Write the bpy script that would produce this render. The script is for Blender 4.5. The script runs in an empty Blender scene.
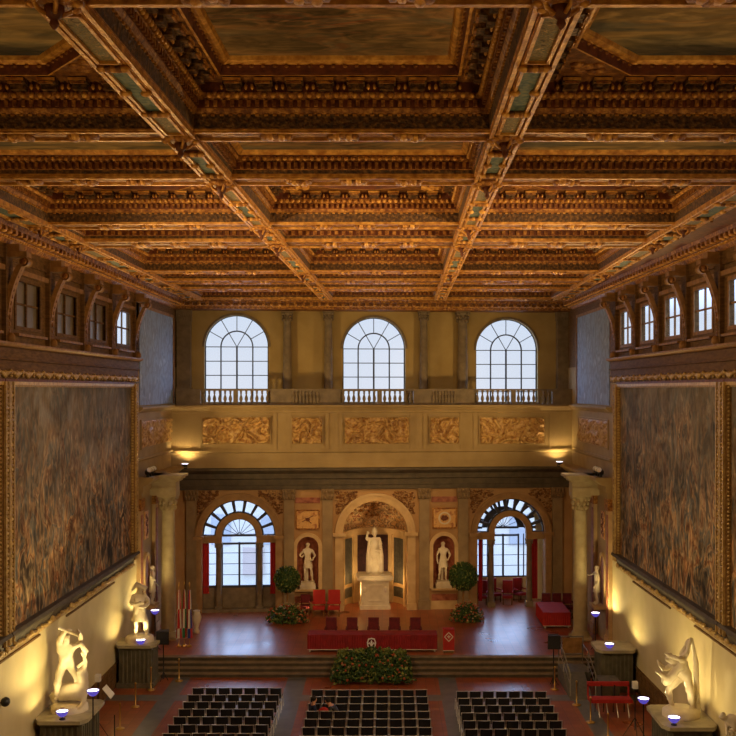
import bpy, math, random
from mathutils import Vector, Matrix, noise
random.seed(7)
PI = math.pi
SC = bpy.context.scene
COL = SC.collection
# ------------------------------------------------------------------ survey
F, CX, CY, H = 1035.0, 388.0, 390.0, 12.4      # focal length (px), vanishing point, eye height (m)
def gnd(px, py, z):                             # photo point -> place on the level z
    Y = F * (H - z) / (py - CY)
    return Vector(((px - CX) / F * Y, Y, z))
def at(px, py, Y):
    return Vector(((px - CX) / F * Y, Y, H - (py - CY) / F * Y))
TH = math.atan(0.08)
C8, S8 = math.cos(TH), math.sin(TH)
WORLD = Matrix.Identity(4)
BACK = Matrix.Translation((-.7, 55.3, 0)) @ Matrix.Rotation(TH, 4, 'Z')
LEFT = Matrix.Translation((-11.4, 0, 0)) @ Matrix.Rotation(PI / 2, 4, 'Z')            # u = Y, d = -X
RIGHT = Matrix.Translation((11.16, 0, 0)) @ Matrix.Rotation(-PI / 2 + .021, 4, 'Z')   # u = -Y, d = +X
def BK(px, py, d=0.0):                          # on the back wall's plane at depth d: (u, z)
    r = (px - CX) / F
    u = (r * (55.3 + d * C8) + .7 + d * S8) / (C8 - r * S8)
    Y = 55.3 + u * S8 + d * C8
    return u, H - (py - CY) / F * Y
def BU(px, d=0.0): return BK(px, 390, d)[0]
def BZ(px, py, d=0.0): return BK(px, py, d)[1]
# ------------------------------------------------------------------ materials
MATS = {}
def mat(name, cols, scale=3.0, rough=.6, metal=0.0, bump=0.0, bscale=None, detail=6, emit=None, stretch=(1, 1, 1), dist=0.0, spec=.5, coat=0.0):
    m = bpy.data.materials.new(name); m.use_nodes = True; MATS[name] = m
    nt = m.node_tree; N = nt.nodes; L = nt.links
    b = N['Principled BSDF']
    b.inputs['Roughness'].default_value = rough; b.inputs['Metallic'].default_value = metal
    b.inputs['Specular IOR Level'].default_value = spec
    b.inputs['Coat Weight'].default_value = coat; b.inputs['Coat Roughness'].default_value = .25
    tc = N.new('ShaderNodeTexCoord'); mp = N.new('ShaderNodeMapping'); mp.inputs['Scale'].default_value = stretch
    L.new(tc.outputs['Object'], mp.inputs['Vector'])
    if len(cols) == 1:
        b.inputs['Base Color'].default_value = (*cols[0], 1)
    else:
        nz = N.new('ShaderNodeTexNoise'); nz.inputs['Scale'].default_value = scale; nz.inputs['Detail'].default_value = detail
        nz.inputs['Distortion'].default_value = dist
        L.new(mp.outputs[0], nz.inputs['Vector'])
        cr = N.new('ShaderNodeValToRGB'); L.new(nz.outputs['Fac'], cr.inputs['Fac'])
        e = cr.color_ramp.elements
        k = len(cols)
        lo, hi = .32, .68
        e[0].position = lo; e[0].color = (*cols[0], 1); e[1].position = hi; e[1].color = (*cols[-1], 1)
        for i in range(1, k - 1):
            q = e.new(lo + (hi - lo) * i / (k - 1)); q.color = (*cols[i], 1)
        L.new(cr.outputs['Color'], b.inputs['Base Color'])
    if bump:
        n2 = N.new('ShaderNodeTexNoise'); n2.inputs['Scale'].default_value = bscale or scale * 2; n2.inputs['Detail'].default_value = 4
        L.new(mp.outputs[0], n2.inputs['Vector'])
        bp = N.new('ShaderNodeBump'); bp.inputs['Strength'].default_value = bump; bp.inputs['Distance'].default_value = .05
        L.new(n2.outputs['Fac'], bp.inputs['Height']); L.new(bp.outputs['Normal'], b.inputs['Normal'])
    if emit:
        b.inputs['Emission Color'].default_value = (*emit[0], 1); b.inputs['Emission Strength'].default_value = emit[1]
    return m
gold = mat('gilded carving', [(.13, .038, .007), (.30, .115, .02), (.58, .28, .055)], 9, .5, .15, .5, 30)
dgilt = mat('dull gilt', [(.20, .11, .03), (.42, .26, .075)], 9, .5, .1, .5, 30)
dgilt2 = mat('worn bright gilt', [(.36, .22, .06), (.62, .42, .14)], 7, .45, .15, .4, 25)
relm = mat('gilt stucco relief', [(.24, .10, .03), (.50, .30, .10), (.60, .40, .15)], 7, .55, 0, .3)
gold2 = mat('bright gilding', [(.38, .15, .025), (.60, .29, .055), (.86, .48, .11)], 6, .42, .25, .35, 25)
redbr = mat('dark red wood', [(.09, .022, .008), (.20, .055, .016)], 5, .6, 0, .4)
frieze = mat('dark carved frieze', [(.03, .014, .006), (.10, .045, .012), (.26, .13, .03)], 11, .6, 0, 1.0, 14)
brgold = mat('brown gilt wood', [(.11, .036, .008), (.18, .068, .014), (.32, .14, .03)], 7, .55, .1, .6, 20)
teal = mat('blue green painted plaque', [(.03, .06, .06), (.10, .15, .13), (.20, .19, .10)], 9, .7, 0, .3)
grot = mat('painted grotesque', [(.07, .05, .03), (.28, .19, .07), (.10, .11, .07), (.55, .33, .12)], 8, .7, 0, .6, 12, dist=1.5)
wood = mat('brown panelling wood', [(.10, .052, .018), (.19, .105, .038)], 3, .7, 0, .2, stretch=(1, 1, 4), spec=.12)
wood2 = mat('chestnut wood', [(.19, .095, .030), (.34, .18, .06)], 4, .6, 0, .2, spec=.25)
plaster = mat('cream plaster', [(.54, .45, .23), (.64, .54, .30)], .8, .8, 0, .1, 6)
ochre = mat('ochre limewash', [(.30, .205, .085), (.38, .27, .12)], 1.2, .8, 0, .1, 8)
stone = mat('grey sandstone', [(.16, .12, .075), (.25, .19, .12)], 3, .75, 0, .2, 12)
stoned = mat('shade darkened sandstone', [(.055, .040, .024), (.095, .072, .042)], 3, .75, 0, .2, 12)  # tone lowered to carry the entablature's shade
warmst = mat('warm limestone', [(.50, .33, .15), (.62, .44, .22)], 2.5, .7, 0, .15, 12)
marble = mat('white marble', [(.62, .53, .38), (.75, .67, .50)], 3, .45, 0, .1)
marble2 = mat('veined red marble', [(.20, .05, .03), (.42, .16, .09)], 4, .4)
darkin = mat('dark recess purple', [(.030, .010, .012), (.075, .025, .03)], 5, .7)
greyglass = mat('dark leaded glass', [(.05, .045, .035), (.10, .09, .07)], 6, .3)
murals = mat('blue grey fresco with daylight tint', [(.15, .20, .31), (.27, .35, .52), (.20, .24, .34), (.36, .45, .63)], 1.6, .8, 0, 0, dist=.3, stretch=(1, 1, .8), detail=10)  # blue of the window daylight put into the fresco's own blue-grey
conch = mat('painted conch', [(.12, .035, .02), (.70, .40, .14), (.16, .10, .06), (.75, .52, .25), (.30, .08, .04)], 2.2, .7, 0, .6, 8, dist=1.6)
plaq = mat('painted gold panel', [(.62, .33, .10), (.70, .42, .15), (.38, .14, .05)], 3.5, .7, 0, .3, dist=1)
redcloth = mat('crimson cloth', [(.19, .007, .010), (.30, .012, .016)], 3, .8)
redbright = mat('scarlet cloth', [(.34, .012, .010), (.44, .020, .015)], 3, .8)
darkred = mat('dark red velvet', [(.09, .008, .012), (.16, .012, .018)], 6, .9)
curtain = mat('red curtain', [(.38, .008, .012), (.50, .02, .02)], 4, .8)
black = mat('black plastic', [(.012, .012, .014)], 1, .45)
blackfab = mat('black upholstery', [(.010, .010, .013), (.018, .018, .022)], 20, .6)
chrome = mat('brushed chrome', [(.78, .76, .72)], 1, .35, .3)
brass = mat('brass', [(.62, .40, .12)], 1, .35, .8)
iron = mat('dark window iron', [(.05, .055, .075)], 1, .6)
leaf = mat('leaf green', [(.02, .055, .012), (.06, .13, .025)], 7, .7)
leafy = mat('yellow green leaf', [(.12, .17, .03), (.26, .28, .07)], 7, .7)
orangef = mat('orange blossom', [(.30, .05, .02), (.42, .12, .04)], 9, .7)
whitef = mat('cream blossom', [(.38, .28, .14)], 1, .7)
bowlm = mat('bowl with painted violet glow', [(.10, .08, .42)], 1, .3, emit=((.13, .10, .75), .55))  # violet fringe glow of the lamp painted into bowl colour and emission
white = mat('white paint', [(.75, .75, .75)], 1, .6)
skin = mat('skin', [(.50, .24, .14)], 1, .6)
navy = mat('navy cloth', [(.012, .018, .06)], 1, .8)
hair = mat('dark hair', [(.02, .012, .008)], 1, .8)
flagw = mat('white flag silk', [(.60, .55, .45)], 1, .7)
flagb = mat('blue flag silk', [(.02, .04, .25)], 1, .7)
flagr = mat('red flag silk', [(.45, .02, .02)], 1, .7)
flagg = mat('green flag silk', [(.02, .14, .05)], 1, .7)
greybox = mat('grey carpeted board', [(.09, .085, .075), (.13, .12, .105)], 6, .8)
slab = mat('grey green marble slab', [(.30, .27, .17), (.46, .41, .27)], 3, .5)
pedm = mat('grey green pedestal', [(.10, .09, .055), (.15, .135, .085)], 3, .7)
dull = mat('dull backed glass', [(.14, .115, .07), (.20, .165, .105)], 2, .35)
facade = mat('pale street facade', [(.66, .62, .52), (.74, .70, .62)], .4, .9)
facadew = mat('facade window', [(.42, .44, .46)], 1, .6)
facader = mat('facade shopfront', [(.56, .46, .40)], 1, .7)
street = mat('street paving', [(.5, .5, .48)], 1, .9)
lampon = mat('lit lamp', [(.9, .9, .9)], 1, .5, emit=((1, .93, .75), 5))
lampblue = mat('lit floodlight', [(.9, .9, .9)], 1, .5, emit=((.85, .82, 1), 5))
def glassmat():
    m = bpy.data.materials.new('window glass'); m.use_nodes = True
    nt = m.node_tree; nt.nodes.clear()
    o = nt.nodes.new('ShaderNodeOutputMaterial'); mx = nt.nodes.new('ShaderNodeMixShader'); t = nt.nodes.new('ShaderNodeBsdfTransparent'); g = nt.nodes.new('ShaderNodeBsdfGlossy')
    t.inputs[0].default_value = (.95, .97, 1, 1); g.inputs['Roughness'].default_value = .25
    mx.inputs[0].default_value = .03
    nt.links.new(t.outputs[0], mx.inputs[1]); nt.links.new(g.outputs[0], mx.inputs[2]); nt.links.new(mx.outputs[0], o.inputs[0])
    return m
glass = glassmat()
def paintmat(name, top, bottom, z0, z1, su=1.0, sz=.5, seed=0.0, flat=False):
    """battle fresco: crowded vertical figures and lances below, hazy hills and sky above. Object x = along the wall, z = up"""
    m = bpy.data.materials.new(name); m.use_nodes = True; nt = m.node_tree; N = nt.nodes; L = nt.links
    b = N['Principled BSDF']; b.inputs['Roughness'].default_value = .8; b.inputs['Specular IOR Level'].default_value = .1
    tc = N.new('ShaderNodeTexCoord')
    def mapped(sx_, sz_):
        mp = N.new('ShaderNodeMapping'); mp.inputs['Scale'].default_value = (sx_, sz_, 1) if flat else (sx_, 1, sz_); mp.inputs['Location'].default_value = (seed, 0, seed * .7); L.new(tc.outputs['Object'], mp.inputs['Vector']); return mp
    m1 = mapped(su, sz); m2_ = mapped(su * 1.0, sz * 2.2)
    def nz(mp, sc, det, di):
        n = N.new('ShaderNodeTexNoise'); n.inputs['Scale'].default_value = sc; n.inputs['Detail'].default_value = det; n.inputs['Distortion'].default_value = di
        L.new(mp.outputs[0], n.inputs['Vector']); return n
    def ramp(src, cols, lo=.3, hi=.7, interp='LINEAR'):
        cr = N.new('ShaderNodeValToRGB'); cr.color_ramp.interpolation = interp; L.new(src, cr.inputs['Fac']); e = cr.color_ramp.elements
        e[0].position = lo; e[0].color = (*cols[0], 1); e[1].position = hi; e[1].color = (*cols[-1], 1)
        for i in range(1, len(cols) - 1):
            q = e.new(lo + (hi - lo) * i / (len(cols) - 1)); q.color = (*cols[i], 1)
        return cr
    n1 = nz(m1, 1.15, 5, 1.2); n2 = nz(m2_, .45, 6, .4); n3 = nz(m1, 2.2, 7, 2.2); n4 = nz(m2_, .5, 9, .6)
    r1 = ramp(n1.outputs['Fac'], bottom, .34, .66); r2 = ramp(n2.outputs['Fac'], top, .36, .64)
    sx = N.new('ShaderNodeSeparateXYZ'); L.new(tc.outputs['Object'], sx.inputs[0])
    mr = N.new('ShaderNodeMapRange'); mr.inputs['From Min'].default_value = z0; mr.inputs['From Max'].default_value = z1
    ad = N.new('ShaderNodeMath'); ad.operation = 'MULTIPLY_ADD'; L.new(n2.outputs['Fac'], ad.inputs[0]); ad.inputs[1].default_value = (z1 - z0) * 1.3; L.new(sx.outputs['Y' if flat else 'Z'], ad.inputs[2])
    ad2 = N.new('ShaderNodeMath'); ad2.operation = 'SUBTRACT'; L.new(ad.outputs[0], ad2.inputs[0]); ad2.inputs[1].default_value = (z1 - z0) * .65
    L.new(ad2.outputs[0], mr.inputs['Value'])
    mx = N.new('ShaderNodeMix'); mx.data_type = 'RGBA'; L.new(mr.outputs[0], mx.inputs['Factor']); L.new(r1.outputs[0], mx.inputs['A']); L.new(r2.outputs[0], mx.inputs['B'])
    r3 = ramp(n3.outputs['Fac'], [(.35, .33, .32), (.85, .8, .75), (1.5, 1.4, 1.2)], .38, .64)
    inv = N.new('ShaderNodeMath'); inv.operation = 'MULTIPLY_ADD'; L.new(mr.outputs[0], inv.inputs[0]); inv.inputs[1].default_value = -.75; inv.inputs[2].default_value = .95
    m2 = N.new('ShaderNodeMix'); m2.data_type = 'RGBA'; m2.blend_type = 'MULTIPLY'; L.new(inv.outputs[0], m2.inputs['Factor'])
    L.new(mx.outputs['Result'], m2.inputs['A']); L.new(r3.outputs[0], m2.inputs['B'])
    r4 = ramp(n4.outputs['Fac'], [(.6, .6, .62), (1.25, 1.2, 1.15)], .38, .62)
    m3 = N.new('ShaderNodeMix'); m3.data_type = 'RGBA'; m3.blend_type = 'MULTIPLY'; m3.inputs['Factor'].default_value = .9
    L.new(m2.outputs['Result'], m3.inputs['A']); L.new(r4.outputs[0], m3.inputs['B']); L.new(m3.outputs['Result'], b.inputs['Base Color'])
    return m
TOPC = [(.13, .14, .14), (.21, .21, .19), (.17, .14, .10), (.25, .24, .21)]
BOTC = [(.06, .055, .045), (.26, .18, .095), (.12, .14, .14), (.44, .29, .14), (.20, .085, .04), (.40, .31, .18), (.09, .07, .05)]
def tilemat():
    m = bpy.data.materials.new('terracotta tiles'); m.use_nodes = True; nt = m.node_tree; N = nt.nodes; L = nt.links
    b = N['Principled BSDF']; b.inputs['Roughness'].default_value = .3; b.inputs['Specular IOR Level'].default_value = .6
    tc = N.new('ShaderNodeTexCoord'); br = N.new('ShaderNodeTexBrick'); br.inputs['Scale'].default_value = 1.0
    br.inputs['Brick Width'].default_value = .4; br.inputs['Row Height'].default_value = .4; br.offset = 0; br.inputs['Mortar Size'].default_value = .008
    br.inputs['Color1'].default_value = (.34, .080, .028, 1); br.inputs['Color2'].default_value = (.44, .12, .04, 1); br.inputs['Mortar'].default_value = (.12, .05, .03, 1)
    L.new(tc.outputs['Object'], br.inputs['Vector'])
    nz = N.new('ShaderNodeTexNoise'); nz.inputs['Scale'].default_value = .5; L.new(tc.outputs['Object'], nz.inputs['Vector'])
    mx = N.new('ShaderNodeMix'); mx.data_type = 'RGBA'; mx.blend_type = 'MULTIPLY'; mx.inputs['Factor'].default_value = .5
    L.new(br.outputs['Color'], mx.inputs['A']); L.new(nz.outputs['Fac'], mx.inputs['B']); L.new(mx.outputs['Result'], b.inputs['Base Color'])
    mr = N.new('ShaderNodeMapRange'); mr.inputs['To Min'].default_value = .2; mr.inputs['To Max'].default_value = .42; L.new(nz.outputs['Fac'], mr.inputs['Value']); L.new(mr.outputs[0], b.inputs['Roughness'])
    return m
tile = tilemat()
greyband = mat('grey stone band', [(.10, .11, .12), (.16, .17, .18)], 2, .28, 0, 0, spec=.6)
# ------------------------------------------------------------------ mesh builder
class MB:
    def __init__(s): s.v = []; s.f = []; s.m = []; s.s = []
    def add(s, vs, fs, mi=0, sm=False):
        o = len(s.v); s.v.extend(tuple(v) for v in vs)
        for f in fs: s.f.append(tuple(i + o for i in f)); s.m.append(mi); s.s.append(sm)
        return s
    def box(s, x0, x1, y0, y1, z0, z1, mi=0):
        return s.add([(x0, y0, z0), (x1, y0, z0), (x1, y1, z0), (x0, y1, z0), (x0, y0, z1), (x1, y0, z1), (x1, y1, z1), (x0, y1, z1)],
                     [(0, 3, 2, 1), (4, 5, 6, 7), (0, 1, 5, 4), (1, 2, 6, 5), (2, 3, 7, 6), (3, 0, 4, 7)], mi)
    def bar(s, a, b, w, h=None, mi=0, up=(0, 0, 1)):
        a = Vector(a); b = Vector(b); h = h or w; t = (b - a).normalized(); u = Vector(up)
        if abs(t.dot(u)) > .95: u = Vector((1, 0, 0)) if abs(t.x) < .9 else Vector((0, 1, 0))
        r = t.cross(u).normalized() * w / 2; q = r.cross(t).normalized() * h / 2
        vs = [a - r - q, a + r - q, a + r + q, a - r + q, b - r - q, b + r - q, b + r + q, b - r + q]
        return s.add(vs, [(0, 3, 2, 1), (4, 5, 6, 7), (0, 1, 5, 4), (1, 2, 6, 5), (2, 3, 7, 6), (3, 0, 4, 7)], mi)
    def tube(s, pts, r, n=8, mi=0):
        pts = [Vector(p) for p in pts]; vs = []; k = len(pts)
        for i, p in enumerate(pts):
            t = (pts[min(i + 1, k - 1)] - pts[max(i - 1, 0)]).normalized()
            u = Vector((0, 0, 1)) if abs(t.z) < .9 else Vector((1, 0, 0))
            a = t.cross(u).normalized(); b = a.cross(t)
            rr = r[i] if isinstance(r, (list, tuple)) else r
            vs += [p + (a * math.cos(2 * PI * j / n) + b * math.sin(2 * PI * j / n)) * rr for j in range(n)]
        fs = [(i * n + j, i * n + (j + 1) % n, (i + 1) * n + (j + 1) % n, (i + 1) * n + j) for i in range(k - 1) for j in range(n)]
        fs += [tuple(range(n)), tuple((k - 1) * n + j for j in range(n))[::-1]]
        return s.add(vs, fs, mi, True)
    def lathe(s, prof, cx=0, cy=0, cz=0, n=16, mi=0, a0=0, a1=2 * PI, sy=1.0):
        full = abs(a1 - a0 - 2 * PI) < 1e-6; m = n if full else n + 1
        vs = [(cx + r * math.cos(a0 + (a1 - a0) * j / n), cy + r * sy * math.sin(a0 + (a1 - a0) * j / n), cz + z) for r, z in prof for j in range(m)]
        fs = [(i * m + j, i * m + (j + 1) % m, (i + 1) * m + (j + 1) % m, (i + 1) * m + j) for i in range(len(prof) - 1) for j in range(m if full else n)]
        return s.add(vs, fs, mi, True)
    def ell(s, c, r, n=6, k=4, mi=0):
        prof = [(max(1e-4, math.sin(PI * i / k)), -math.cos(PI * i / k)) for i in range(k + 1)]
        vs = [(c[0] + q * math.cos(2 * PI * j / n) * r[0], c[1] + q * math.sin(2 * PI * j / n) * r[1], c[2] + z * r[2]) for q, z in prof for j in range(n)]
        fs = [(i * n + j, i * n + (j + 1) % n, (i + 1) * n + (j + 1) % n, (i + 1) * n + j) for i in range(k) for j in range(n)]
        return s.add(vs, fs, mi, True)
    def prism(s, poly, lo, hi, ax=1, mi=0):
        """polygon in (a,b) extruded along axis ax: ax=1 -> (x,z) along y; ax=2 -> (x,y) along z; ax=0 -> (y,z) along x"""
        n = len(poly)
        def pt(p, t): return (p[0], t, p[1]) if ax == 1 else ((p[0], p[1], t) if ax == 2 else (t, p[0], p[1]))
        vs = [pt(p, lo) for p in poly] + [pt(p, hi) for p in poly]
        fs = [tuple(range(n)), tuple(range(2 * n - 1, n - 1, -1))] + [(i, (i + 1) % n, n + (i + 1) % n, n + i) for i in range(n)]
        return s.add(vs, fs, mi)
    def ring(s, cx, cz, r0, r1, y0, y1, a0=0, a1=PI, n=24, mi=0):
        """arch band in the (x,z) plane between radii, from depth y0 to y1"""
        vs = []
        for i in range(n + 1):
            a = a0 + (a1 - a0) * i / n
            for r in (r0, r1):
                for y in (y0, y1): vs.append((cx + r * math.cos(a), y, cz + r * math.sin(a)))
        fs = []
        for i in range(n):
            o = 4 * i; p = o + 4
            fs += [(o, o + 2, p + 2, p), (o + 1, p + 1, p + 3, o + 3), (o, p, p + 1, o + 1), (o + 2, o + 3, p + 3, p + 2)]
        fs += [(0, 1, 3, 2), (4 * n, 4 * n + 2, 4 * n + 3, 4 * n + 1)]
        return s.add(vs, fs, mi)
    def profile(s, prof, u0, u1, mi=0):
        """cornice: profile of (y,z) swept along x"""
        return s.prism(prof, u0, u1, 0, mi)
    def wall(s, u0, u1, z0, z1, ops, d0, d1, mi=0, n=20):
        """wall with openings (c, halfwidth, zbottom, zspring, arched)"""
        def q(a, b, c, d):
            for y in (d0, d1): s.add([(a[0], y, a[1]), (b[0], y, b[1]), (c[0], y, c[1]), (d[0], y, d[1])], [(0, 1, 2, 3)], mi)
        x = u0
        for c, r, zb, zs, ar in sorted(ops):
            q((x, z0), (c - r, z0), (c - r, z1), (x, z1))
            if zb > z0: q((c - r, z0), (c + r, z0), (c + r, zb), (c - r, zb))
            pts = [(c - r * math.cos(PI * i / n), zs + (r * math.sin(PI * i / n) if ar else 0)) for i in range(n + 1)]
            for p, t in zip(pts, pts[1:]): q(p, t, (t[0], z1), (p[0], z1))
            loop = [(c - r, zb)] + pts + [(c + r, zb)]
            for p, t in zip(loop, loop[1:] + loop[:1]):
                if p[1] == t[1] == z0: continue
                s.add([(p[0], d0, p[1]), (t[0], d0, t[1]), (t[0], d1, t[1]), (p[0], d1, p[1])], [(0, 1, 2, 3)], mi)
            x = c + r
        q((x, z0), (u1, z0), (u1, z1), (x, z1))
        for a in ((u0, z0, u0, z1), (u1, z0, u1, z1), (u0, z1, u1, z1)):
            s.add([(a[0], d0, a[1]), (a[2], d0, a[3]), (a[2], d1, a[3]), (a[0], d1, a[1])], [(0, 1, 2, 3)], mi)
        return s
    def build(s, name, mats, parent=None, org=(0, 0, 0), M=WORLD, rx=None):
        me = bpy.data.meshes.new(name)
        ox, oy, oz = org
        me.from_pydata([(v[0] - ox, v[1] - oy, v[2] - oz) for v in s.v], [], s.f)
        for m in (mats if isinstance(mats, (list, tuple)) else [mats]): me.materials.append(m)
        me.polygons.foreach_set('material_index', s.m); me.polygons.foreach_set('use_smooth', s.s)
        me.update()
        o = bpy.data.objects.new(name, me); COL.objects.link(o)
        if parent is not None: o.parent = parent
        else: o.matrix_world = M @ Matrix.Translation(org)
        return o
def tag(o, label, cat, group=None):
    o['label'] = label; o['category'] = cat
    if group: o['group'] = group
    return o
class Thing:
    def __init__(s, name, label, cat, org=(0, 0, 0), M=WORLD, group=None, kind=None):
        s.o = bpy.data.objects.new(name, None); COL.objects.link(s.o); s.org = org
        s.o.empty_display_size = .2
        s.o.matrix_world = M @ Matrix.Translation(org)
        if kind: s.o['kind'] = kind
        if label: tag(s.o, label, cat, group)
    def part(s, name, mb, mats, parent=None, label=None):
        o = mb.build(name, mats, parent or s.o, s.org)
        if label: o['label'] = label
        return o
def struct(name, org=(0, 0, 0), M=WORLD): return Thing(name, None, None, org, M, kind='structure')
def copy_tree(o, parent=None):
    c = o.copy(); COL.objects.link(c)
    if parent is not None: c.parent = parent
    for ch in list(KIDS.get(o.name, [])): copy_tree(ch, c)
    return c
KIDS = {}
def register(root):
    allo = list(bpy.data.objects)
    for o in allo:
        if o.parent is not None: KIDS.setdefault(o.parent.name, [])
    for o in allo:
        if o.parent is not None and o not in KIDS[o.parent.name]: KIDS[o.parent.name].append(o)
def ordn(i): return ['first', 'second', 'third', 'fourth', 'fifth', 'sixth', 'seventh', 'eighth', 'ninth', 'tenth', 'eleventh', 'twelfth'][i]
def relief(mb, u0, u1, z0, z1, d, amp, nx, nz, seed, mi=0, freq=2.2):
    """a carved panel: swags and figures as a height field standing out of the plane d (towards -y)"""
    vs = []
    for j in range(nz + 1):
        for i in range(nx + 1):
            u = u0 + (u1 - u0) * i / nx; z = z0 + (z1 - z0) * j / nz
            p = Vector((u * freq, z * freq, seed)); w = Vector((noise.noise(p * .8), noise.noise(p * .8 + Vector((9, 3, 1))), 0))
            h = abs(noise.noise(p * 1.1 + w * 1.8)) * 2.2
            e = min(1, min(u - u0, u1 - u, z - z0, z1 - z) / .06)
            vs.append((u, d - max(0, 1 - h * 1.5) * amp * max(0, e), z))
    fs = [(j * (nx + 1) + i, j * (nx + 1) + i + 1, (j + 1) * (nx + 1) + i + 1, (j + 1) * (nx + 1) + i) for j in range(nz) for i in range(nx)]
    mb.add(vs, fs, mi, True); return mb
def framebox(mb, u0, u1, z0, z1, w, d0, d1, mi=0):
    mb.box(u0 - w, u1 + w, d0, d1, z1, z1 + w, mi); mb.box(u0 - w, u1 + w, d0, d1, z0 - w, z0, mi)
    mb.box(u0 - w, u0, d0, d1, z0, z1, mi); mb.box(u1, u1 + w, d0, d1, z0, z1, mi); return mb
# ------------------------------------------------------------------ camera, world
cam = bpy.data.cameras.new('camera'); co = bpy.data.objects.new('camera', cam); COL.objects.link(co)
co.location = (0, 0, H); co.rotation_euler = (PI / 2, 0, 0)
cam.sensor_width = 36; cam.lens = 36 * F / 736; cam.shift_x = -(CX - 368) / 736; cam.shift_y = (CY - 368) / 736; cam.clip_end = 400
SC.camera = co
SC.view_settings.view_transform = 'Standard'; SC.view_settings.look = 'None'; SC.view_settings.gamma = 1; SC.view_settings.exposure = 0
wd = bpy.data.worlds.new('sky'); SC.world = wd; wd.use_nodes = True
nt = wd.node_tree; bg = nt.nodes['Background']
tc = nt.nodes.new('ShaderNodeTexCoord'); sx = nt.nodes.new('ShaderNodeSeparateXYZ'); nt.links.new(tc.outputs['Generated'], sx.inputs[0])
cr = nt.nodes.new('ShaderNodeValToRGB'); nt.links.new(sx.outputs['Z'], cr.inputs['Fac'])
e = cr.color_ramp.elements
e[0].position = 0; e[0].color = (.80, .84, .92, 1); e[1].position = .5; e[1].color = (2.2, 3.0, 4.8, 1)
q = e.new(.07); q.color = (.76, .83, .94, 1)
q = e.new(.13); q.color = (2.0, 2.8, 4.6, 1)
nt.links.new(cr.outputs[0], bg.inputs[0]); bg.inputs[1].default_value = 1.0
# ------------------------------------------------------------------ floor and stage
fl = MB()
xb = [-14, -9.2, -8.5, -4.3, -3.5, 2.15, 2.9, 7.4, 8.1, 14]; yb = [-5, 8, 8.8, 19, 19.8, 30.4, 31.2, 41.3, 42.1, 60]
for i in range(len(xb) - 1):
    for j in range(len(yb) - 1):
        g = (i % 2 == 1) or (j % 2 == 1)
        fl.add([(xb[i], yb[j], 0), (xb[i + 1], yb[j], 0), (xb[i + 1], yb[j + 1], 0), (xb[i], yb[j + 1], 0)], [(0, 1, 2, 3)], 1 if g else 0)
fl.box(-14, 14, -5, 60, -.3, -.02, 1)
o = fl.build('floor', [tile, greyband]); o['kind'] = 'structure'
ST = .65
st = Thing('stage', None, None, (-.7, 45.6, 0), kind='structure')
mb = MB(); mb.box(-12, 11, 45.62, 58.9, ST - .05, ST, 0); st.part('stage_floor', mb, tile)
for k in range(4):
    mb = MB(); y0 = 44.62 + .31 * k; zt = .1625 * (k + 1)
    mb.box(-10.6, 9.2, y0, 58, zt - .1625, zt - (.05 if k < 3 else .005), 0)
    mb.box(-10.6, 9.2, y0 - .04, y0 + .32, zt - .035, zt + (0.004 if k == 3 else 0), 1)
    st.part('step', mb, [stoned, stone])
mb = MB(); mb.box(-12, -10.6, 45.2, 58, 0, ST - .01); mb.box(9.2, 11, 45.2, 58, 0, ST - .01); st.part('stage_side', mb, stoned)
# ------------------------------------------------------------------ ceiling
ZR = 17.2
def LB(Y): return -4.28 + .02 * Y
def RB(Y): return 1.9 + .0153 * Y
EDGE = [lambda Y: -9.75, lambda Y: LB(Y) - .29, lambda Y: LB(Y) + .29, lambda Y: RB(Y) - .29, lambda Y: RB(Y) + .29, lambda Y: 7.7 + .018 * Y]
ROWS = [(8.4, 12.15, 'S'), (12.85, 19.05, 'L'), (19.8, 23.2, 'S'), (24.05, 29.6, 'M'), (30.6, 33.1, 'S'), (34.6, 41.4, 'M'), (42.3, 44.9, 'S'), (46.4, 48.6, 'S'), (49.7, 53.9, 'S')]
def inset(poly, d):
    n = len(poly); L = []
    for i in range(n):
        a = Vector(poly[i]); b = Vector(poly[(i + 1) % n]); t = (b - a).normalized(); nn = Vector((-t.y, t.x)); L.append((a + nn * d, t))
    out = []
    for i in range(n):
        (p, t), (q, s) = L[i - 1], L[i]
        c = t.x * s.y - t.y * s.x
        if abs(c) < 1e-6: out.append(tuple(q)); continue
        k = ((q.x - p.x) * s.y - (q.y - p.y) * s.x) / c; out.append(tuple(p + t * k))
    return out
def ringf(mb, A, ha, B, hb, mi):
    n = len(A); vs = [(p[0], p[1], ZR + ha) for p in A] + [(p[0], p[1], ZR + hb) for p in B]
    mb.add(vs, [(i, (i + 1) % n, n + (i + 1) % n, n + i) for i in range(n)], mi)
def along(poly, pitch, fn, trim=.1):
    n = len(poly)
    for i in range(n):
        a = Vector(poly[i]); b = Vector(poly[(i + 1) % n]); L = (b - a).length - 2 * trim; k = int(L / pitch)
        if k < 1: continue
        t = (b - a).normalized(); nn = Vector((-t.y, t.x))
        for j in range(k): fn(a + t * (trim + (j + .5) * L / k), t, nn)
def obx(mb, c, t, n, w, d, z0, z1, mi):
    """box along an edge: centre c (2d) on the face, width w along t, sticking d along n, from z0 to z1 above the ribs"""
    a = c - t * w / 2; b = c + t * w / 2
    vs = [(*(a), ZR + z0), (*(b), ZR + z0), (*(b + n * d), ZR + z0), (*(a + n * d), ZR + z0), (*(a), ZR + z1), (*(b), ZR + z1), (*(b + n * d), ZR + z1), (*(a + n * d), ZR + z1)]
    mb.add(vs, [(0, 3, 2, 1), (4, 5, 6, 7), (0, 1, 5, 4), (1, 2, 6, 5), (2, 3, 7, 6), (3, 0, 4, 7)], mi)
CM = [gold, gold2, redbr, frieze, brgold]
ceil = struct('ceiling', (0, 30, ZR))
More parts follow.
